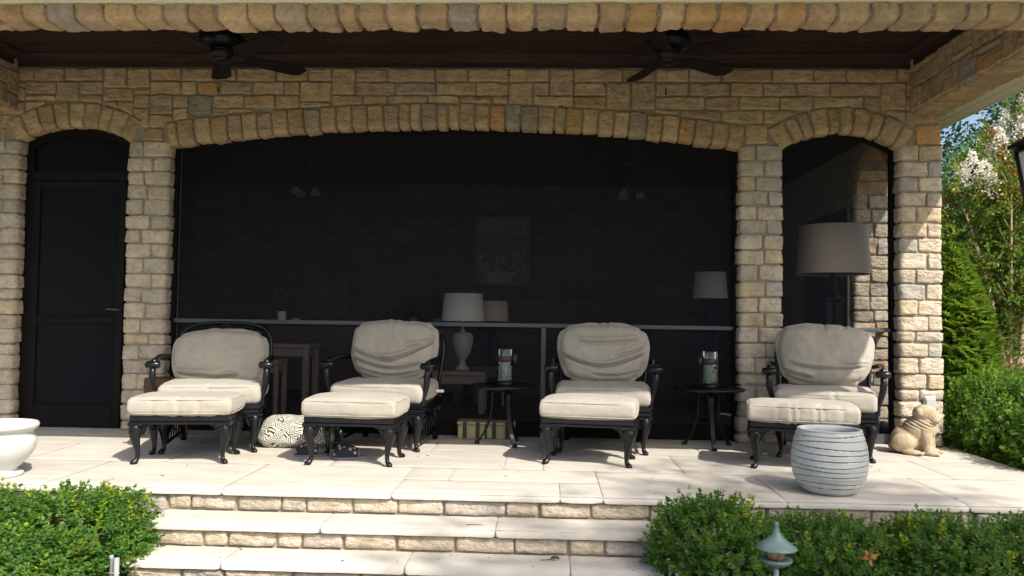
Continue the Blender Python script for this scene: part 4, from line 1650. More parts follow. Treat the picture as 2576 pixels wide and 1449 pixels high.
parts = [((-.055, 0, .115), (.115, .105, .115), E3), ((.0, 0, .19), (.10, .095, .12), (0, .35, 0)), ((.045, 0, .235), (.085, .085, .09), E3),
         ((.055, 0, .20), (.08, .09, .085), E3),
         # head and muzzle
         ((.055, 0, .325), (.082, .080, .075), E3), ((.06, 0, .352), (.06, .066, .045), E3), ((.118, 0, .302), (.050, .058, .043), E3), ((.148, 0, .306), (.026, .044, .030), E3),
         ((.120, .035, .282), (.042, .026, .034), E3), ((.120, -.035, .282), (.042, .026, .034), E3), ((.105, 0, .268), (.045, .042, .022), E3),
         ((.100, .040, .345), (.02, .022, .015), E3), ((.100, -.040, .345), (.02, .022, .015), E3), ((.172, 0, .322), (.010, .018, .012), E3),
         # ears
         ((.03, .074, .345), (.022, .014, .032), (.3, -.4, 0)), ((.03, -.074, .345), (.022, .014, .032), (-.3, -.4, 0)),
         # front legs and paws
         ((.075, .055, .13), (.040, .036, .11), (0, -.10, 0)), ((.075, -.055, .13), (.040, .036, .11), (0, -.10, 0)),
         ((.085, .058, .05), (.034, .034, .06), E3), ((.085, -.058, .05), (.034, .034, .06), E3),
         ((.112, .060, .020), (.046, .036, .022), E3), ((.112, -.060, .020), (.046, .036, .022), E3),
         # haunches and hind paws
         ((-.075, .088, .090), (.080, .042, .078), (0, -.2, 0)), ((-.075, -.088, .090), (.080, .042, .078), (0, -.2, 0)),
         ((-.01, .108, .022), (.068, .034, .024), E3), ((-.01, -.108, .022), (.068, .034, .024), E3), ((-.155, 0, .05), (.035, .03, .03), E3)]
for s in (1, -1):
    for k in (-1, 0, 1):
        parts.append(((.150, s * .060 + k * .020, .016), (.016, .0095, .014), E3))
        parts.append(((.050, s * .108 + k * .019, .018), (.016, .009, .014), E3))
def dogdisp(p):
    d = .0015 * noise.noise(p * 60)
    if .19 < p.z < .30 and p.x < .115:         # neck folds, sagging towards the throat
        u = p.z + .55 * (p.x - .03)
        d += .0075 * math.sin(u * 230) * max(0, 1 - abs(p.z - .245) / .058)
    if p.z > .30 and .085 < p.x < .135 and abs(p.y) > .02:
        d += .0035 * math.sin((p.x * .8 + p.z) * 330)
    return d
t = thing("dog_statue", "tan cast stone statue of a sitting wrinkled dog at the right pier", "statue", (3.262, -.40, -.001), rad(-32))
dg_o = blob_mesh("dog_body", parts, M['dog'], voxel=.0055, smooth=5, parent=t, disp=dogdisp)
dg_o.scale = (1.22, 1.22, 1.08)

# ================================================================ PILLOW, SLIPPERS, LEAF ON STEP
mb = MB()
cushion_mesh(mb, .66, .36, .17, puff=.03, edge=.10, sq=.18, seed=31, amp=.014, cell=.014, pillow=.35)
p = mb.build("floor_pillow", M['fern'], None, loc=(-2.12, -.70, .125))
p.rotation_euler = (rad(26), 0, rad(2))
p.location.z = .125
tag(p, "black and white fern print pillow on the floor beside the first armchair", "pillow")

def make_slipper(label, loc, rz, k=1.0):
    t = thing("slipper", label, "slipper", loc, rz, "dotted slippers on the patio")
    t.scale = (k, k, k)
    def sole(u):
        return .040 + .012 * math.sin(math.pi * min(1, u * 1.1)) + .006 * math.sin(2 * math.pi * u)
    mb = MB()
    out = []
    for i in range(20):
        u = i / 19
        out.append((.28 * u, -sole(u) * math.sqrt(max(.05, 1 - abs(2 * u - 1) ** 5))))
    for i in range(20):
        u = 1 - i / 19
        out.append((.28 * u, sole(u) * math.sqrt(max(.05, 1 - abs(2 * u - 1) ** 5))))
    mb.prism(out, lambda a, b, q: (a, b, q), .0, .022)
    mb.build("sole", M['slipper'], t, recalc=True)
    mb = MB()
    P = []
    nu, nv = 18, 14
    for j in range(nv + 1):
        u = .74 * j / nv
        w = sole(u) * math.sqrt(max(.02, 1 - abs(2 * u - 1) ** 5)) + .003
        hgt = .022 + .078 * math.sin(math.pi * .80 * (u / .74) ** .75)
        for i in range(nu + 1):
            a = math.pi * i / nu
            P.append((.28 * u - .004, -w * math.cos(a), .020 + hgt * math.sin(a) ** .7))
    mb.grid(P, nu, nv, flip=True)
    mb.build("upper", M['dots'], t)
    mb = MB()
    P2 = [(.28 * .74, -.054 * math.cos(math.pi * i / 16), .020 + .068 * math.sin(math.pi * i / 16) ** .7) for i in range(17)]
    mb.tube(P2, .006, n=6)
    mb.build("cuff", M['slipper'], t)
    return t
make_slipper("dark dotted slipper farther under the crisp ottoman, by its left leg", (-1.99, -1.22, 0), rad(14), .92)
make_slipper("dark slipper with pink dots lying nearer the front edge of its ottoman's shadow", (-1.66, -1.30, 0), rad(16), .95)

mb = MB()
P = []
for j in range(9):
    for i in range(7):
        u, v = j / 8, (i / 6 - .5) * 2
        w = .020 * math.sin(math.pi * u) ** .8
        P.append((.005 + .055 * u, w * v, .006 + .010 * v * v + .006 * math.sin(3 * u)))
mb.grid(P, 6, 8)
mb.tube([(.005, 0, .006), (-.03, .003, .003), (-.055, .0, .003)], .0022, n=5)
o = mb.build("fallen_leaf", M['dryleaf'], None, loc=(.045, -2.82, -.303))
o.rotation_euler = (0, 0, .12)
tag(o, "dry curled brown leaf lying on the lowest step", "leaf")
mb = MB()
mb.tube([(-.05, 0, .003), (0, .004, .004), (.05, -.003, .003)], .0018, n=5)
o = mb.build("twig", M['dryleaf'], None, loc=(-.42, -2.64, -.152))
tag(o, "thin dry twig lying on the middle step", "twig")

# ================================================================ THINGS INSIDE AND AT THE SCREEN
def bin_(label, x0, x1, y0, y1, h):
    t = thing("storage_bin", label, "storage bin", ((x0 + x1) / 2, (y0 + y1) / 2, .0), 0, "olive bins against the screen")
    w, d = (x1 - x0) / 2, (y1 - y0) / 2
    mb = MB()
    mb.box((-w, -d, .0), (w, d, h), bev=.012)
    mb.build("bin_body", M['olive'], t)
    mb = MB()
    mb.box((-w - .008, -d - .008, h + .001), (w + .008, d + .008, h + .03), bev=.008)
    mb.build("lid", M['olive'], t)
    return t
b1 = bin_("olive fabric bin with leather straps against the screen, left of its twin", -.80, -.545, -.11, .10, .135)
b2 = bin_("olive fabric bin with leather straps, right of its twin behind the table legs", -.53, -.27, -.10, .10, .130)
for b in (b1, b2):
    for x in (-.06, .06):
        mb = MB()
        mb.box((x - .018, -.119, .01), (x + .018, -.1145, .165), bev=.002)
        mb.build("strap", M['leather'], b)

t = thing("plant_stand", "red brown wooden crate on honey legs wedged behind the first armchair", "stand", (-3.50, -.30, 0), rad(8))
mb = MB()
mb.box((-.15, -.12, .40), (.17, .12, .54), bev=.008)
mb.box((-.155, -.125, .455), (.175, .125, .468), bev=.003)
mb.build("crate_box", M['crate'], t)
for sx in (-1, 1):
    for sy in (-1, 1):
        mb = MB()
        mb.tube([(sx * .11 + .01, sy * .09, .40), (sx * .135 + .01, sy * .10, .2), (sx * .16 + .01, sy * .11, 0)], [.03, .024, .018], n=8)
        mb.build("leg", M['honey'], t)

def drum(r0, r1, h, n=48):
    mb = MB()
    mb.lathe([(r0, 0), (r1, h), (r1 - .004, h), (r0 - .004, 0), (r0, 0)], n)
    return mb
# big lamp in the right arch, on a tall dark console
t = thing("drum_lamp", "large linen drum lamp on dark twin posts inside the right arch", "lamp", (2.985, .86, -.03))
sh = drum(.365, .335, .50).build("lamp_shade", M['shade'], t, loc=(0, 0, 1.665))
mb = MB()
mb.lathe([(.357, .006), (.328, .49)], 48)
mb.build("lining", M['shadein'], sh)
mb = MB()
mb.tube([(0, 0, 1.45), (0, 0, 1.9)], .03, n=10)
mb.lathe([(0, 1.38), (.07, 1.385), (.085, 1.42), (.06, 1.45), (.03, 1.47), (0, 1.48)], 20)
mb.box((-.10, -.07, 1.385), (.10, .07, 1.425), bev=.01)
for x in (-.055, .045):
    mb.box((x - .036, -.045, 1.02), (x + .036, .045, 1.384), bev=.006)
mb.box((-.14, -.10, .93), (.14, .10, 1.018), bev=.012)
mb.build("lamp_base", M['fanmetal'], t)
t = thing("console_table", "dark console table carrying the large drum lamp", "console table", (2.93, .86, -.012))
mb = MB()
mb.box((-.34, -.22, .89), (.34, .22, .94), bev=.006)
mb.build("table_top", M['darkwood'], t)
for sx in (-1, 1):
    for sy in (-1, 1):
        mb = MB()
        mb.box((sx * .30 - .03, sy * .18 - .03, 0), (sx * .30 + .03, sy * .18 + .03, .889), bev=.005)
        mb.build("leg", M['darkwood'], t)

def wood_table(name, label, cat, x0, x1, y0, y1, h, m='tablewood', th=.05, lw=.07, group=None):
    t = thing(name, label, cat, ((x0 + x1) / 2, (y0 + y1) / 2, -.012), 0, group)
    w, d = (x1 - x0) / 2, (y1 - y0) / 2
    mb = MB()
    mb.box((-w, -d, h - th), (w, d, h), bev=.006)
    mb.box((-w + .04, -d + .03, h - th - .10), (w - .04, d - .03, h - th - .001))
    mb.build("table_top", M[m], t)
    for sx in (-1, 1):
        for sy in (-1, 1):
            mb = MB()
            cx_, cy_ = sx * (w - lw / 2 - .012), sy * (d - lw / 2 - .008)
            mb.box((cx_ - lw / 2, cy_ - lw / 2, 0), (cx_ + lw / 2, cy_ + lw / 2, h - th - .001), bev=.004)
            mb.build("leg", M[m], t)
    return t
wood_table("side_table", "pale wooden table behind the screen between the first two armchairs", "side table", -3.62, -2.80, 1.9, 2.4, .80)
wood_table("stool", "low pale wooden stool in front of the table behind the screen", "stool", -3.40, -2.98, 1.35, 1.7, .64, lw=.05)
wood_table("side_table", "dark side table holding the urn lamp behind the screen", "side table", -1.36, -.70, 2.0, 2.45, .50, 'tablewood')
t = thing("urn_table_lamp", "urn shaped ceramic lamp with pale drum shade behind the middle screen", "lamp", (-1.0, 2.22, .49))
drum(.262, .235, .335).build("lamp_shade", M['whiteshade'], t, loc=(0, 0, .60))
mb = MB()
mb.lathe([(0, 0), (.085, 0), (.09, .03), (.055, .05), (.035, .09), (.04, .12), (.09, .20), (.12, .30), (.13, .40), (.115, .44), (.09, .455), (.03, .47), (.012, .50), (.012, .62), (0, .63)], 28)
mb.build("lamp_base", M['urnlamp'], t)
t = thing("table_lamp", "dimmer drum shade lamp deeper in the room, right of the urn lamp", "lamp", (-.69, 3.3, .49))
drum(.20, .18, .27).build("lamp_shade", M['shade'], t, loc=(0, 0, .60))
mb = MB()
mb.lathe([(0, 0), (.08, 0), (.05, .05), (.10, .25), (.09, .38), (.03, .45), (.012, .6), (0, .61)], 20)
mb.build("lamp_base", M['fanmetal'], t)
wood_table("side_table", "small dark table under the dimmer lamp at the back", "side table", -.95, -.45, 3.1, 3.5, .50, 'darkwood')
t = thing("floor_lamp", "pale drum shade floor lamp on slim dark posts by the third pier", "lamp", (1.90, 1.75, -.012))
drum(.195, .175, .30).build("lamp_shade", M['dimshade'], t, loc=(0, 0, 1.405))
mb = MB()
for x in (-.045, .045):
    mb.tube([(x, 0, .02), (x, 0, 1.28)], .012, n=8)
mb.tube([(0, 0, 1.27), (0, 0, 1.6)], .012, n=8)
mb.box((-.08, -.04, 1.26), (.08, .04, 1.29), bev=.006)
mb.lathe([(0, 0), (.15, 0), (.15, .015), (.03, .03), (0, .03)], 24)
mb.build("lamp_base", M['fanmetal'], t)

# low dark sideboard with small objects on it
t = thing("sideboard", "long dark sideboard deep behind the middle screen", "sideboard", (-2.2, 3.6, -.012))
mb = MB()
mb.box((-1.6, -.24, .12), (1.1, .24, 1.00), bev=.008)
mb.box((-1.64, -.27, 1.001), (1.14, .25, 1.04), bev=.006)
mb.build("cabinet", M['darkwood'], t)
for x in (-1.5, 1.0):
    mb = MB()
    mb.box((x - .04, -.2, 0), (x + .04, .2, .119))
    mb.build("foot", M['darkwood'], t)
t = thing("vase", "pale cylinder vase with dark dried stems on the sideboard", "vase", (-3.68, 3.55, 1.03))
mb = MB()
mb.lathe([(0, 0), (.055, 0), (.058, .02), (.056, .15), (.05, .155), (.05, .02), (0, .015)], 20)
mb.build("vase_body", M['whiteshade'], t)
rng = random.Random(9)
mb = MB()
for i in range(16):
    a = rng.uniform(0, 6.28)
    l = rng.uniform(.1, .25)
    e = Vector((l * math.cos(a), l * .6 * math.sin(a), rng.uniform(.30, .48)))
    mb.tube([(0, 0, .02), e * .5 + Vector((0, 0, .05)), e], [.004, .003, .002], n=4)
    mb.lathe([(0, -.03), (.03, 0), (.02, .03), (0, .05)], 6, ctr=tuple(e), mi=0)
mb.build("dried_stems", M['bark2'], t)
mb = MB()
mb.lathe([(0, 0), (.05, 0), (.052, .01), (.052, .06), (0, .062)], 20)
tag(mb.build("candle", M['candle'], None, loc=(-3.46, 3.5, 1.03)), "short pale candle on the sideboard next to the vase", "candle")
def topiary(label, loc, h, r):
    t = thing("topiary", label, "topiary", loc, 0, "small dark topiaries on the sideboard")
    mb = MB()
    mb.lathe([(0, 0), (.05, 0), (.06, .09), (.05, .092), (0, .085)], 16)
    mb.build("pot", M['rock'], t)
    mb = MB()
    rg = random.Random(int(h * 100))
    for i in range(420):
        u = rg.random()
        a = rg.uniform(0, 6.28)
        rr = r * (1 - u) ** .8 * rg.uniform(.75, 1.1)
        p = Vector((rr * math.cos(a), rr * math.sin(a), .10 + h * u))
        q = Vector((rg.uniform(-1, 1), rg.uniform(-1, 1), rg.uniform(-.2, 1))) * .022
        s = Vector((rg.uniform(-1, 1), rg.uniform(-1, 1), rg.uniform(-1, 1))) * .012
        mb.add([p - q, p + s, p + q, p - s], [(0, 1, 2, 3)], 0, (.03, .05, .02))
    mb.build("foliage", M['leaf2'], t)
topiary("shorter cone topiary on the sideboard, left of the taller one", (-1.83, 3.55, 1.03), .26, .09)
topiary("taller cone topiary on the sideboard near the urn lamp", (-1.50, 3.55, 1.03), .44, .11)
# framed picture of a pale house and path (loose brush patches)
t = thing("framed_painting", "dim framed painting of pale buildings hanging on the interior back wall", "painting", (-.63, 3.95, 1.6))
mb = MB()
for lo, hi in (((-.40, -.03, 0), (-.36, .02, 1.0)), ((.36, -.03, 0), (.40, .02, 1.0)), ((-.359, -.03, 0), (.359, .02, .04)), ((-.359, -.03, .96), (.359, .02, 1.0))):
    mb.box(lo, hi, bev=.004)
mb.build("picture_frame", M['darkwood'], t)
mb = MB()
nx_, ny_ = 24, 30
for j in range(ny_):
    for i in range(nx_):
        x0, z0 = -.36 + .72 * i / nx_, .04 + .92 * j / ny_
        u, v = i / nx_, j / ny_
        c = (.10, .11, .09)
        if v > .72: c = (.13, .15, .15)
        if .16 < v < .46 and (u < .22 or .34 < u < .56 or .64 < u < .95): c = (.20, .17, .17) if noise.noise(Vector((u * 14, v * 10, 4))) > -.1 else (.10, .09, .10)
        if v < .16 and abs(u - .35 - v) < .28: c = (.22, .25, .17)
        k = 1 + .25 * noise.noise(Vector((u * 9, v * 9, 0)))
        mb.add([(x0, -.012, z0), (x0 + .72 / nx_, -.012, z0), (x0 + .72 / nx_, -.012, z0 + .92 / ny_), (x0, -.012, z0 + .92 / ny_)], [(0, 1, 2, 3)], 0, tuple(q * k * .6 for q in c), False)
mb.build("canvas", M['paint'], t)
for label, lx in (("glass ceiling light hanging inside, left of the painting", -3.0), ("glass ceiling light hanging inside, right of the painting", 1.0)):
    t = thing("ceiling_light", label, "ceiling light", (lx, 2.2, 3.055), 0, "glass ceiling lights inside the room")
    mb = MB()
    mb.lathe([(0, 0), (.07, 0), (.06, -.03), (.012, -.04), (.012, -.28), (.03, -.29), (0, -.30)], 16)
    for k in range(3):
        a = 2.1 * k
        mb.tube([(0, 0, -.28), (.12 * math.cos(a), .12 * math.sin(a), -.30), (.14 * math.cos(a), .14 * math.sin(a), -.36)], .008, n=6)
    mb.build("stem", M['fanmetal'], t)
    for k in range(3):
        a = 2.1 * k
        mb = MB()
        mb.lathe([(.02, 0), (.045, -.03), (.055, -.09), (.05, -.09), (.04, -.03), (.015, -.005)], 16, ctr=(.14 * math.cos(a), .14 * math.sin(a), -.35))
        mb.build("glass_shade", M['dimglass'], t)

# ================================================================ GARDEN FIXTURES
t = thing("path_light", "verdigris copper pagoda path light among the right boxwoods", "path light", (1.122, -3.72, -.45))
mb = MB()
mb.lathe([(0, .625), (.008, .622), (.013, .612), (.009, .600), (.014, .592), (.018, .572), (.030, .556), (.052, .535), (.078, .515), (.096, .503), (.098, .497), (.094, .496), (.03, .52), (0, .53)], 40)
mb.build("cap", M['verdigris'], t)
mb = MB()
mb.lathe([(0, .448), (.036, .448), (.041, .455), (.044, .505), (0, .51)], 24)
mb.build("lens", M['amber'], t)
mb = MB()
for k in range(3):
    a = rad(30 + 120 * k)
    mb.tube([(.052 * math.cos(a), .052 * math.sin(a), .44), (.062 * math.cos(a), .062 * math.sin(a), .505)], .004, n=6)
mb.lathe([(0, .405), (.03, .408), (.062, .425), (.076, .440), (.074, .448), (.05, .446), (.0, .447)], 36)
mb.build("saucer", M['verdigris'], t)
mb = MB()
mb.tube([(0, 0, 0), (0, 0, .41)], .0125, n=12)
mb.build("stem", M['pvc'], t)

t = thing("post_lantern", "black lantern with frosted panes on a post at the right edge", "lantern", (2.225, -4.2, -.485))
mb = MB()
mb.tube([(0, 0, 0), (0, 0, 2.06)], .04, n=12)
mb.lathe([(0, 0), (.09, 0), (.09, .02), (.05, .08), (.04, .10)], 20)
mb.build("post", M['fanmetal'], t)
mb = MB()
def ring(w, z): return [(-w, -w, z), (w, -w, z), (w, w, z), (-w, w, z)]
zb_, zt_ = 2.13, 2.385
wb_, wt_ = .122, .150
for sx in (-1, 1):
    for sy in (-1, 1):
        mb.tube([(sx * wb_, sy * wb_, zb_), (sx * wt_, sy * wt_, zt_)], .009, n=6)
for w, z in ((wb_, zb_), (wt_, zt_)):
    q = ring(w, z)
    for a, b in zip(q, q[1:] + q[:1]):
        mb.tube([a, b], .010, n=6)
mb.box((-wb_, -wb_, 2.06), (wb_, wb_, zb_), bev=.012)
q0, q1, q2 = ring(.176, zt_ + .012), ring(.172, zt_ + .03), ring(.03, zt_ + .13)
mb.add(q0 + q1 + q2, [(3, 2, 1, 0), (0, 1, 5, 4), (1, 2, 6, 5), (2, 3, 7, 6), (3, 0, 4, 7), (4, 5, 9, 8), (5, 6, 10, 9), (6, 7, 11, 10), (7, 4, 8, 11), (8, 9, 10, 11)], smooth=False)
mb.lathe([(0, .0), (.02, .01), (.012, .03), (.022, .05), (0, .075)], 12, ctr=(0, 0, zt_ + .125))
mb.build("lantern_frame", M['fanmetal'], t)
for k in range(4):
    a = rad(90 * k)
    R3 = Matrix.Rotation(a, 3, 'Z')
    mb = MB()
    mb.add([R3 @ Vector(p) for p in ((-wb_, -wb_ + .004, zb_), (wb_, -wb_ + .004, zb_), (wt_, -wt_ + .004, zt_), (-wt_, -wt_ + .004, zt_))], [(0, 1, 2, 3)], smooth=False)
    mb.build("pane", M['frost'], t)

mb = MB()
mb.tube([(0, 0, 0), (0, 0, .245)], .0145, n=12)
mb.tube([(-.035, .01, 0), (-.033, .008, .235), (-.030, .0, .255)], [.010, .010, .012], n=10)
mb.tube([(-.045, 0, .16), (.018, 0, .16)], .005, n=6)
tag(mb.build("conduit", M['pvc'], None, loc=(-2.335, -3.28, -.46)), "pair of grey conduit stubs beside the lowest step, left bushes", "conduit")
mb = MB()
mb.tube([(0, 0, 0), (0, 0, .225)], .013, n=12)
mb.lathe([(.010, .226), (.0145, .226), (.0145, .215)], 12)
tag(mb.build("pipe", M['pvc'], None, loc=(.735, -3.22, -.46)), "short grey pipe sticking up beside the right boxwood", "pipe")
mb = MB()
mb.tube([(0, 0, .0), (-.005, .0, .24), (-.012, .01, .27)], [.006, .006, .011], n=10)
tag(mb.build("sprinkler", M['plastic'], None, loc=(.712, -3.12, -.46)), "small pale sprinkler riser near the grey pipe by the steps", "sprinkler")

# ================================================================ PLANTS
class Leaves:
    """many small leaf faces gathered with numpy"""
    HEX = np.array([(0, 0), (.30, .42), (.70, .36), (1, 0), (.70, -.36), (.30, -.42)], np.float32)
    DIA = np.array([(0, 0), (.45, .5), (1, 0), (.45, -.5)], np.float32)
    def __init__(s, shape='hex'):
        s.T = s.HEX if shape == 'hex' else s.DIA
        s.p, s.d, s.n, s.l, s.w, s.c = [], [], [], [], [], []
    def add(s, p, d, n, l, w, c):
        s.p.append(p); s.d.append(d); s.n.append(n); s.l.append(l); s.w.append(w); s.c.append(c)
    def build(s, name, material, parent=None, loc=None):
        p, d, n = (np.array(q, np.float32).reshape(-1, 3) for q in (s.p, s.d, s.n))
        d /= np.linalg.norm(d, axis=1, keepdims=True) + 1e-9
        b = np.cross(n, d)
        b /= np.linalg.norm(b, axis=1, keepdims=True) + 1e-9
        nn = np.cross(d, b)
        l, w = np.array(s.l, np.float32)[:, None, None], np.array(s.w, np.float32)[:, None, None]
        T = s.T[None]
        k = len(s.T)
        V = p[:, None] + d[:, None] * (T[..., 0:1] * l) + b[:, None] * (T[..., 1:2] * w) \
            + nn[:, None] * (np.abs(T[..., 1:2]) * w * .45 - (T[..., 0:1] ** 2) * l * .18)
        N = len(p)
        me = bpy.data.meshes.new(name)
        me.vertices.add(N * k)
        me.vertices.foreach_set('co', V.reshape(-1).astype(np.float32))
        me.loops.add(N * k)
        me.loops.foreach_set('vertex_index', np.arange(N * k, dtype=np.int32))
        me.polygons.add(N)
        me.polygons.foreach_set('loop_start', np.arange(0, N * k, k, dtype=np.int32))
        me.materials.append(M[material])
        me.update(calc_edges=True)
        at = me.attributes.new('tint', 'FLOAT_COLOR', 'CORNER')
        ca = np.ones((N, 4), np.float32)
        ca[:, :3] = np.array(s.c, np.float32)
        at.data.foreach_set('color', np.repeat(ca, k, axis=0).ravel())
        me.validate()
        return link(name, me, parent, loc)

def rdir(rg):
    z = rg.uniform(-1, 1)
    a = rg.uniform(0, 2 * math.pi)
    r = math.sqrt(1 - z * z)
    return Vector((r * math.cos(a), r * math.sin(a), z))

def sprig(L, rg, p, d, ln, leaf, c, nodes=5, spread=.9):
    d = d.normalized()
    a = d.orthogonal().normalized()
    a = Matrix.Rotation(rg.uniform(0, 6.28), 3, d) @ a
    for i in range(nodes):
        t = (i + .6) / nodes
        q = p + d * (ln * t)
        a = Matrix.Rotation(1.45 + rg.uniform(-.3, .3), 3, d) @ a
        sz = leaf * rg.uniform(.8, 1.15) * (1 - .25 * t)
        for s in (1, -1):
            ld = d * (.45 + .5 * t) + a * (s * spread)
            nn = d - a * (s * .5) + rdir(rg) * .35
            k = rg.uniform(.75, 1.25)
            L.add(q, ld, nn, sz, sz * .62, (c[0] * k, c[1] * k, c[2] * k))
    for s in (1, -1):
        L.add(p + d * ln, d + a * (s * .35), a * s + d * .4, leaf * .8, leaf * .42, (c[0] * 1.15, c[1] * 1.15, c[2]))

def boxwood_meshes(seed, rx, ry, rz, n, leaf, pal, young=(.34, .42, .02), yfrac=.05, ypatch=None, lump=.085, squash=2.8):
    """returns (foliage mesh object data maker) built round the origin, base at z=0"""
    rg = random.Random(seed)
    L = Leaves('hex')
    off = Vector((seed * 9.1, 3.3, seed))
    done = 0
    while done < n:
        u = rdir(rg)
        if u.z < -.55 and rg.random() < .8: continue
        # superellipsoid shell with lumps
        e = (abs(u.x) ** squash + abs(u.y) ** squash + abs(u.z) ** squash) ** (-1 / squash)
        lum = 1 + lump * noise.noise(off + u * 2.6) + .5 * lump * noise.noise(off + u * 6)
        f = rg.random()
        dep = 1 - .34 * f * f
        p = Vector((u.x * rx, u.y * ry, u.z * rz)) * (e * lum * dep)
        p.z += rz * .95
        if p.z < .01: continue
        d = (u + Vector((0, 0, .45)) + rdir(rg) * .55)
        c = rg.choice(pal)
        ln = leaf * rg.uniform(2.2, 3.6)
        if u.z > .1 and f < .5:
            pn = noise.noise(off + u * 3.3 + Vector((7, 7, 7)))
            if (pn > .36 and u.z > .35) or rg.random() < yfrac * .3:
                m = rg.uniform(.45, 1.0) if pn > .36 else rg.uniform(.2, .5)
                c = tuple(a * (1 - m) + b * m for a, b in zip(c, young))
                d = u * .5 + Vector((0, 0, 1)) + rdir(rg) * .25
                ln *= 1.25
        sprig(L, rg, p, d, ln, leaf * rg.uniform(.85, 1.15), c, nodes=5)
        done += 1
    mb = MB()
    for i in range(9):
        a = rg.uniform(0, 6.28)
        e = Vector((math.cos(a) * rx * .5, math.sin(a) * ry * .5, rz * rg.uniform(.6, .95)))
        mb.tube([(rg.uniform(-.03, .03), rg.uniform(-.03, .03), 0), e * .45 + Vector((0, 0, .03)), e], [.012, .008, .003], n=5)
    return L, mb

GREEN = [(.085, .205, .032), (.105, .230, .038), (.060, .160, .030), (.125, .245, .038), (.14, .23, .05)]
GRN2 = [(.085, .190, .022), (.110, .225, .028), (.060, .145, .022), (.140, .245, .032)]
def shrub(name, label, cat, loc, rz, group, data, scale=(1, 1, 1)):
    t = thing(name, label, cat, loc, rz, group)
    t.scale = scale
    if isinstance(data, tuple):
        fol = data[0].build("foliage", 'leaf', t)
        stm = data[1].build("stem", M['twig'], t)
        return t, (fol.data, stm.data)
    return t

def shrub_copy(label, loc, rz, group, datas, scale, name="boxwood_shrub", cat="shrub"):
    t = thing(name, label, cat, loc, rz, group)
    t.scale = scale
    for nme, me in zip(("foliage", "stem"), datas):
        link(nme, me, t)
    return t
G1, G2 = "boxwoods along the patio edge left of the steps", "boxwoods along the patio edge right of the steps"
ZG = -.462
dA = boxwood_meshes(1, .38, .36, .33, 1150, .040, GREEN)
_, mA = shrub("boxwood_shrub", "broad boxwood with yellow green tips, at the left end of the steps", "shrub", (-2.76, -2.92, ZG), 0, G1, dA, (.90, .95, .715))
dB = boxwood_meshes(2, .33, .33, .33, 980, .039, GREEN)
_, mB = shrub("boxwood_shrub", "tight round boxwood against the right ends of the steps", "shrub", (.975, -2.96, ZG), .4, G2, dB, (.83, .92, .775))
dC = boxwood_meshes(5, .38, .34, .30, 1100, .038, GREEN)
_, mC = shrub("boxwood_shrub", "wide dark boxwood behind the path light", "shrub", (1.60, -2.93, ZG), 0, G2, dC, (.86, .92, .70))
shrub_copy("boxwood below the white urn at the left picture edge", (-3.42, -2.95, ZG), 2.2, G1, mB, (1.15, 1.1, .69))
shrub_copy("lower boxwood in front, nearest the camera left of the steps", (-2.86, -3.52, ZG), 1.1, G1, mC, (.98, 1.05, .62))
shrub_copy("front boxwood at the lower left picture corner", (-3.50, -3.60, ZG), 4.0, G1, mA, (.95, .95, .60))
shrub_copy("boxwood below the patio edge, right of the one behind the path light", (2.27, -2.97, ZG), 3.0, G2, mA, (.80, .92, .665))
shrub_copy("boxwood at the lower right picture edge", (2.88, -2.95, ZG), 1.9, G2, mC, (.84, .92, .735))

# brown sprig caught in a right boxwood, grey rock in the left one
mb = MB()
rg = random.Random(2)
for i in range(9):
    d = rdir(rg)
    p = Vector((0, 0, 0)) + d * .02
    s = d.orthogonal() * .012
    mb.add([p - d * .01, p + s, p + d * .035, p - s], [(0, 1, 2, 3)])
o = mb.build("dead_sprig", M['brownleaf'], None, loc=(1.72, -3.31, -.105))
tag(o, "orange brown dead sprig caught on the wide dark boxwood", "sprig")
o = blob_mesh("spot_light", [((0, 0, 0), (.075, .05, .05), (0, .2, 0)), ((.03, -.02, .02), (.04, .045, .035), E3), ((-.04, 0, -.01), (.04, .04, .035), E3)], M['rock'], voxel=.008, smooth=2)
o.location = (-3.06, -3.42, -.115)
tag(o, "blue grey garden stone half hidden in the left boxwoods", "stone")

# low hedge shrubs right of the patio
GH = "low bright green shrubs right of the patio"
dH = boxwood_meshes(7, .56, .54, .54, 1800, .048, GRN2, young=(.14, .24, .02), lump=.20)
_, mH = shrub("hedge_shrub", "low bright shrub against the patio side, by the dog statue", "shrub", (4.30, .05, ZG), 0, GH, dH, (.92, .95, .96))
for label, loc, rz, sc in (("low shrub nearest the camera along the right patio side", (4.42, -1.0, ZG), 1.3, (.98, 1, .93)),
                           ("low shrub at the foot of the sunlit arborvitae", (4.98, 1.25, ZG), 2.4, (.8, .8, .92)),
                           ("low shrub in front of the flowering tree's pale trunks", (5.20, .55, ZG), 3.5, (1.0, 1.05, .90)),
                           ("low shrub at the right picture edge, in the second row", (5.25, -.45, ZG), 5.1, (1, 1, .93)),
                           ("low shrub right of the flowering tree at the picture edge", (6.15, 1.05, ZG), 4.2, (1.05, 1, .93))):
    shrub_copy(label, loc, rz, GH, mH, sc, "hedge_shrub")

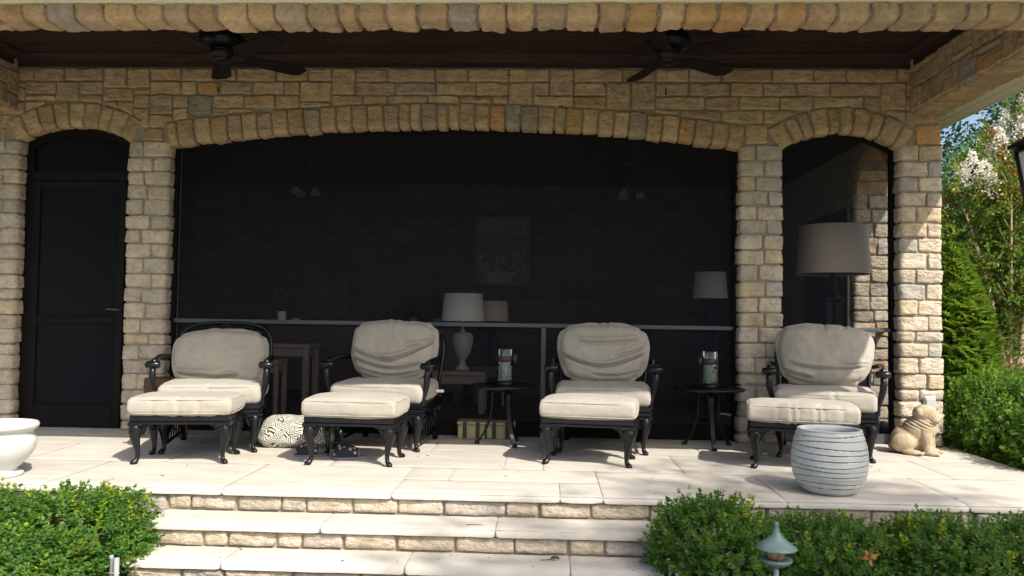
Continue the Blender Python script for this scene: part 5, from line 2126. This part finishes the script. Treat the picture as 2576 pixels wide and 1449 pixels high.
# arborvitae
def arbor(seed, r, h, n, pal):
    rg = random.Random(seed)
    L = Leaves('dia')
    off = Vector((seed * 5.5, 1, 2))
    for _ in range(n):
        u = rg.random() ** 1.25
        a = rg.uniform(0, 6.283)
        R = r * (min(1, (1 - u) * 2.1) ** .7) * (1 + .34 * noise.noise(off + Vector((math.cos(a) * 1.7, math.sin(a) * 1.7, u * h * 2.4))))
        f = rg.random()
        R *= 1 - .45 * f * f
        p = Vector((R * math.cos(a), R * math.sin(a), u * h))
        d = Vector((math.cos(a), math.sin(a), rg.uniform(.3, 1.3))) + rdir(rg) * .35
        c = rg.choice(pal)
        k0 = rg.uniform(.8, 1.2)
        side = d.cross(Vector((0, 0, 1)) + rdir(rg) * .5).normalized()
        d.normalize()
        fan = side.cross(d)
        for i in range(-3, 4):
            dd = d * math.cos(i * .33) + side * math.sin(i * .33)
            L.add(p + dd * .02, dd, fan + rdir(rg) * .4, .105 * (1 - .09 * abs(i)) * rg.uniform(.8, 1.2), .034, (c[0] * k0, c[1] * k0, c[2] * k0))
    mb = MB()
    mb.tube([(0, 0, 0), (0, 0, h * .5), (.02, 0, h * .92)], [r * .11, r * .06, .01], n=8)
    return L, mb
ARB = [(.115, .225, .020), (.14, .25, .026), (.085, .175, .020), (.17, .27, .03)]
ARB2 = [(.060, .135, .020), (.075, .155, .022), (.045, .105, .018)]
GA = "arborvitae right of the house"
_, mR = shrub("arborvitae", "sunlit yellow green arborvitae next to the last stone pier", "conifer", (4.40, 1.30, ZG), 0, GA, arbor(3, .40, 2.42, 4200, ARB))
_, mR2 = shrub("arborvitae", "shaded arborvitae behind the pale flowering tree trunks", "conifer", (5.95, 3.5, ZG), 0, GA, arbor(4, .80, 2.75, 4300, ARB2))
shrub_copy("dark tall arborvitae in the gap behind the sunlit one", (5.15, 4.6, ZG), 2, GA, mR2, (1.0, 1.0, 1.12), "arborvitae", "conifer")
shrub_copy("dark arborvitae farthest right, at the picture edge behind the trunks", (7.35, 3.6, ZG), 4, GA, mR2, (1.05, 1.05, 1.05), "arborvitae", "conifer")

# crape myrtle with pale trunks and white panicles
def myrtle():
    rg = random.Random(17)
    t = thing("crape_myrtle", "multi-trunk flowering tree with pale bark and white blossom heads", "tree", (5.52, 2.05, ZG))
    tr = MB()
    tips = []
    L = Leaves('hex')
    Fp = Leaves('dia')
    LP = [(.095, .195, .022), (.12, .225, .028), (.075, .160, .022), (.16, .24, .026), (.16, .18, .02)]
    ends = [(-.72, -.15, 3.05), (-.42, .1, 3.45), (-.25, -.35, 3.1), (.02, -.05, 3.95), (.22, -.25, 3.7), (.45, .15, 4.0), (.75, .1, 3.8), (.35, .5, 3.6), (-.1, .45, 3.7), (-.95, .15, 2.75), (1.1, -.1, 3.3), (-1.15, -.1, 2.45)]
    for (ex, ey, ez) in ends:
        b = Vector((rg.uniform(-.12, .12), rg.uniform(-.09, .09), 0))
        e = Vector((ex, ey, ez))
        P, R = [], []
        for i in range(15):
            u = i / 14
            q = b.lerp(e, u)
            q.x = b.x + (e.x - b.x) * u ** 1.7
            q.y = b.y + (e.y - b.y) * u ** 1.7
            q += Vector((noise.noise(Vector((ex * 9, u * 3, 1))), noise.noise(Vector((ex * 9, u * 3, 9))), 0)) * .06 * math.sin(math.pi * u)
            P.append(q)
            R.append(.040 * (1 - u) ** .8 + .005)
        tr.tube(P, R, n=8)
        tips.append((P, e))
        # side shoots with leaves
        for i in range(4, 15):
            u = i / 14
            for _ in range(6 if u > .45 else 1):
                d = (rdir(rg) + Vector((0, 0, .8)) + Vector((ex, ey, 0)) * .3).normalized()
                ln = rg.uniform(.25, .55) * (1.15 - .4 * u)
                q = P[i]
                tr.tube([q, q + d * ln * .5 + Vector((0, 0, .02)), q + d * ln], [.006, .004, .002], n=4)
                nsp = 5
                for k in range(nsp):
                    pp = q + d * ln * (.25 + .75 * k / (nsp - 1)) + rdir(rg) * .05
                    c = rg.choice(LP)
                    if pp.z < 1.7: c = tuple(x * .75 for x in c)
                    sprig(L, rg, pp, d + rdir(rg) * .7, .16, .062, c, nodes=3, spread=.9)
    heads = [(-.62, -.25, 3.42), (-.50, -.2, 3.32), (-.72, -.2, 3.30), (-.42, -.25, 3.28), (-.28, -.2, 3.72), (-.18, -.1, 3.95), (.02, -.1, 4.10), (.10, -.15, 4.22), (.24, -.2, 4.12), (.30, -.25, 3.95), (.45, .1, 4.25), (-.08, -.3, 3.82), (.7, .1, 4.0), (-.30, .0, 3.55)]
    for hd in heads:
        c0 = Vector(hd) + rdir(rg) * .03
        for i in range(260):
            u = rg.random()
            q = c0 + Vector((0, 0, .26 * (u - .4))) + rdir(rg) * (.095 * (1.1 - u) + .02)
            k = rg.uniform(.8, 1.05)
            Fp.add(q, rdir(rg), rdir(rg), .030, .026, (.84 * k, .80 * k, .73 * k))
    for hd in [(-.30, -.3, 3.50), (-.18, -.3, 3.25), (-.22, -.28, 3.15), (.0, -.2, 3.85), (-.85, -.1, 2.95), (.55, -.2, 3.9), (-.4, -.2, 3.75), (.35, -.3, 3.75)]:
        c0 = Vector(hd)
        for i in range(150):
            u = rg.random()
            q = c0 + Vector((0, 0, .3 * (u - .5))) + rdir(rg) * (.10 * (1.1 - u) + .02)
            k = rg.uniform(.7, 1.2)
            Fp.add(q, rdir(rg), rdir(rg), .032, .02, (.30 * k, .19 * k, .03 * k))
    tr.build("trunk", M['bark'], t)
    L.build("crown", 'leaf', t)
    Fp.build("blossom", 'petal', t)
    return t
myrtle()

# background trees
def tree_data(seed, crown, n, leaf, pal, lobes=14, gap=.10):
    """crown: (rx,ry,rz,z centre)"""
    rg = random.Random(seed)
    rx, ry, rz, zc = crown
    L = Leaves('dia')
    lob = []
    for i in range(lobes):
        u = rdir(rg)
        k = rg.uniform(.35, .85)
        lob.append((Vector((u.x * rx * k, u.y * ry * k, u.z * rz * k + zc)), rg.uniform(.30, .48)))
    tr = MB()
    tr.tube([(0, 0, 0), (.05, 0, zc * .5), (0, .05, zc)], [.16, .12, .06], n=8)
    for c, r in lob:
        tr.tube([(0, 0, zc * .55), Vector((0, 0, zc * .6)).lerp(c, .6), c], [.06, .035, .012], n=5)
        col = rg.choice(pal)
        for _ in range(n // lobes):
            u = rdir(rg)
            f = rg.random() ** .5
            p = c + Vector((u.x * rx, u.y * ry, u.z * rz)) * r * f * (1 + .3 * noise.noise(c + u * 3))
            k = rg.uniform(.7, 1.3)
            d = u + Vector((0, 0, -.2)) + rdir(rg) * .8
            L.add(p, d, u * .5 + rdir(rg) + Vector((0, 0, .4)), leaf * rg.uniform(.7, 1.2), leaf * .5, (col[0] * k, col[1] * k, col[2] * k))
    return L, tr
def tree(label, loc, rz, data, name="broadleaf_tree", cat="tree", scale=(1, 1, 1), group="trees beyond the garden"):
    t = thing(name, label, cat, loc, rz, group)
    t.scale = scale
    if isinstance(data[0], Leaves):
        c = data[0].build("crown", 'leaf2', t)
        k = data[1].build("trunk", M['bark2'], t)
        return c.data, k.data
    link("crown", data[0], t)
    link("trunk", data[1], t)
TP = [(.055, .145, .055), (.070, .170, .060), (.045, .115, .050), (.085, .18, .05)]
TP2 = [(.032, .090, .038), (.045, .110, .045), (.026, .07, .032)]
d1 = tree("feathery blue green tree showing just right of the last pier", (8.0, 8.8, ZG), 0, tree_data(21, (1.7, 1.5, 2.5, 3.2), 9000, .12, TP))
d2 = tree("dark leafy tree whose top shows left of the white blossoms", (8.95, 9.3, ZG), 1, tree_data(22, (1.2, 1.2, 2.7, 3.4), 8000, .12, TP2))
tree("tall dark tree with its top at the upper right picture edge", (10.3, 9.8, ZG), 2, d2, scale=(1.1, 1.1, 1.16))
tree("tree behind the arborvitae, filling the gap low right of the pier", (7.4, 11.5, ZG), 3, d1, scale=(1.2, 1.2, .80))
tree("broad tree low behind the flowering tree", (9.6, 8.0, ZG), 4, d1, scale=(1.0, 1.0, .88))
tree("tree far right behind the post lantern", (11.6, 9.0, ZG), 5, d1, scale=(1.2, 1.2, 1.0))
# far wood
L = Leaves('dia')
rg = random.Random(77)
for i in range(9000):
    x = rg.uniform(2, 40)
    z = rg.random() ** .7 * (4.6 + 1.2 * noise.noise(Vector((x * .4, 0, 0))))
    k = rg.uniform(.6, 1.3)
    L.add(Vector((x, 22 + rg.uniform(-1.5, 1.5), z - .4)), rdir(rg), rdir(rg), .42, .3, (.03 * k, .075 * k, .03 * k))
tag(L.build("far_wood", 'leaf2'), "dark far wood closing the view beyond the garden trees", "wood", kind='stuff')

# shade tree standing out of frame to the right of the camera: it throws the soft shade on the right steps
L, tr = tree_data(31, (2.35, 1.7, 1.6, 0), 9000, .17, TP, lobes=30)
t = thing("shade_tree", "tall shade tree beside the right boxwoods, outside the picture", "tree", (8.9, -12.0, ZG))
cr = L.build("crown", 'leaf2', t, loc=(0, 0, 11.3))
mb = MB()
mb.tube([(.3, -.3, 0), (.2, -.2, 4.5), (0, 0, 9.0), (0, 0, 11.6)], [.28, .22, .16, .05], n=10)
for i in range(9):
    u = rdir(rg)
    mb.tube([(0, 0, 9.5), (u.x * .7, u.y * .5, 10.6), (u.x * 1.3, u.y, 11.3 + u.z)], [.07, .045, .015], n=6)
mb.build("trunk", M['bark2'], t)

# unseen paving added in front of the steps, for warm bounce onto the porch
rng = random.Random(50)
mb = MB()
for j in range(9):
    x = -9.0
    while x < 5.6:
        w = rng.choice([1.1, 1.4, .9])
        c = jit(rng, rng.choice(LIME), .03)
        mb.box((x + .004, -14 + j * 1.05 + .004, -.50), (min(x + w, 5.6) - .004, -14 + (j + 1) * 1.05 - .004, -.445), 0, c, bev=.004)
        x += w
tag(mb.build("bounce_paving", [M['limestone']]), kind='structure')
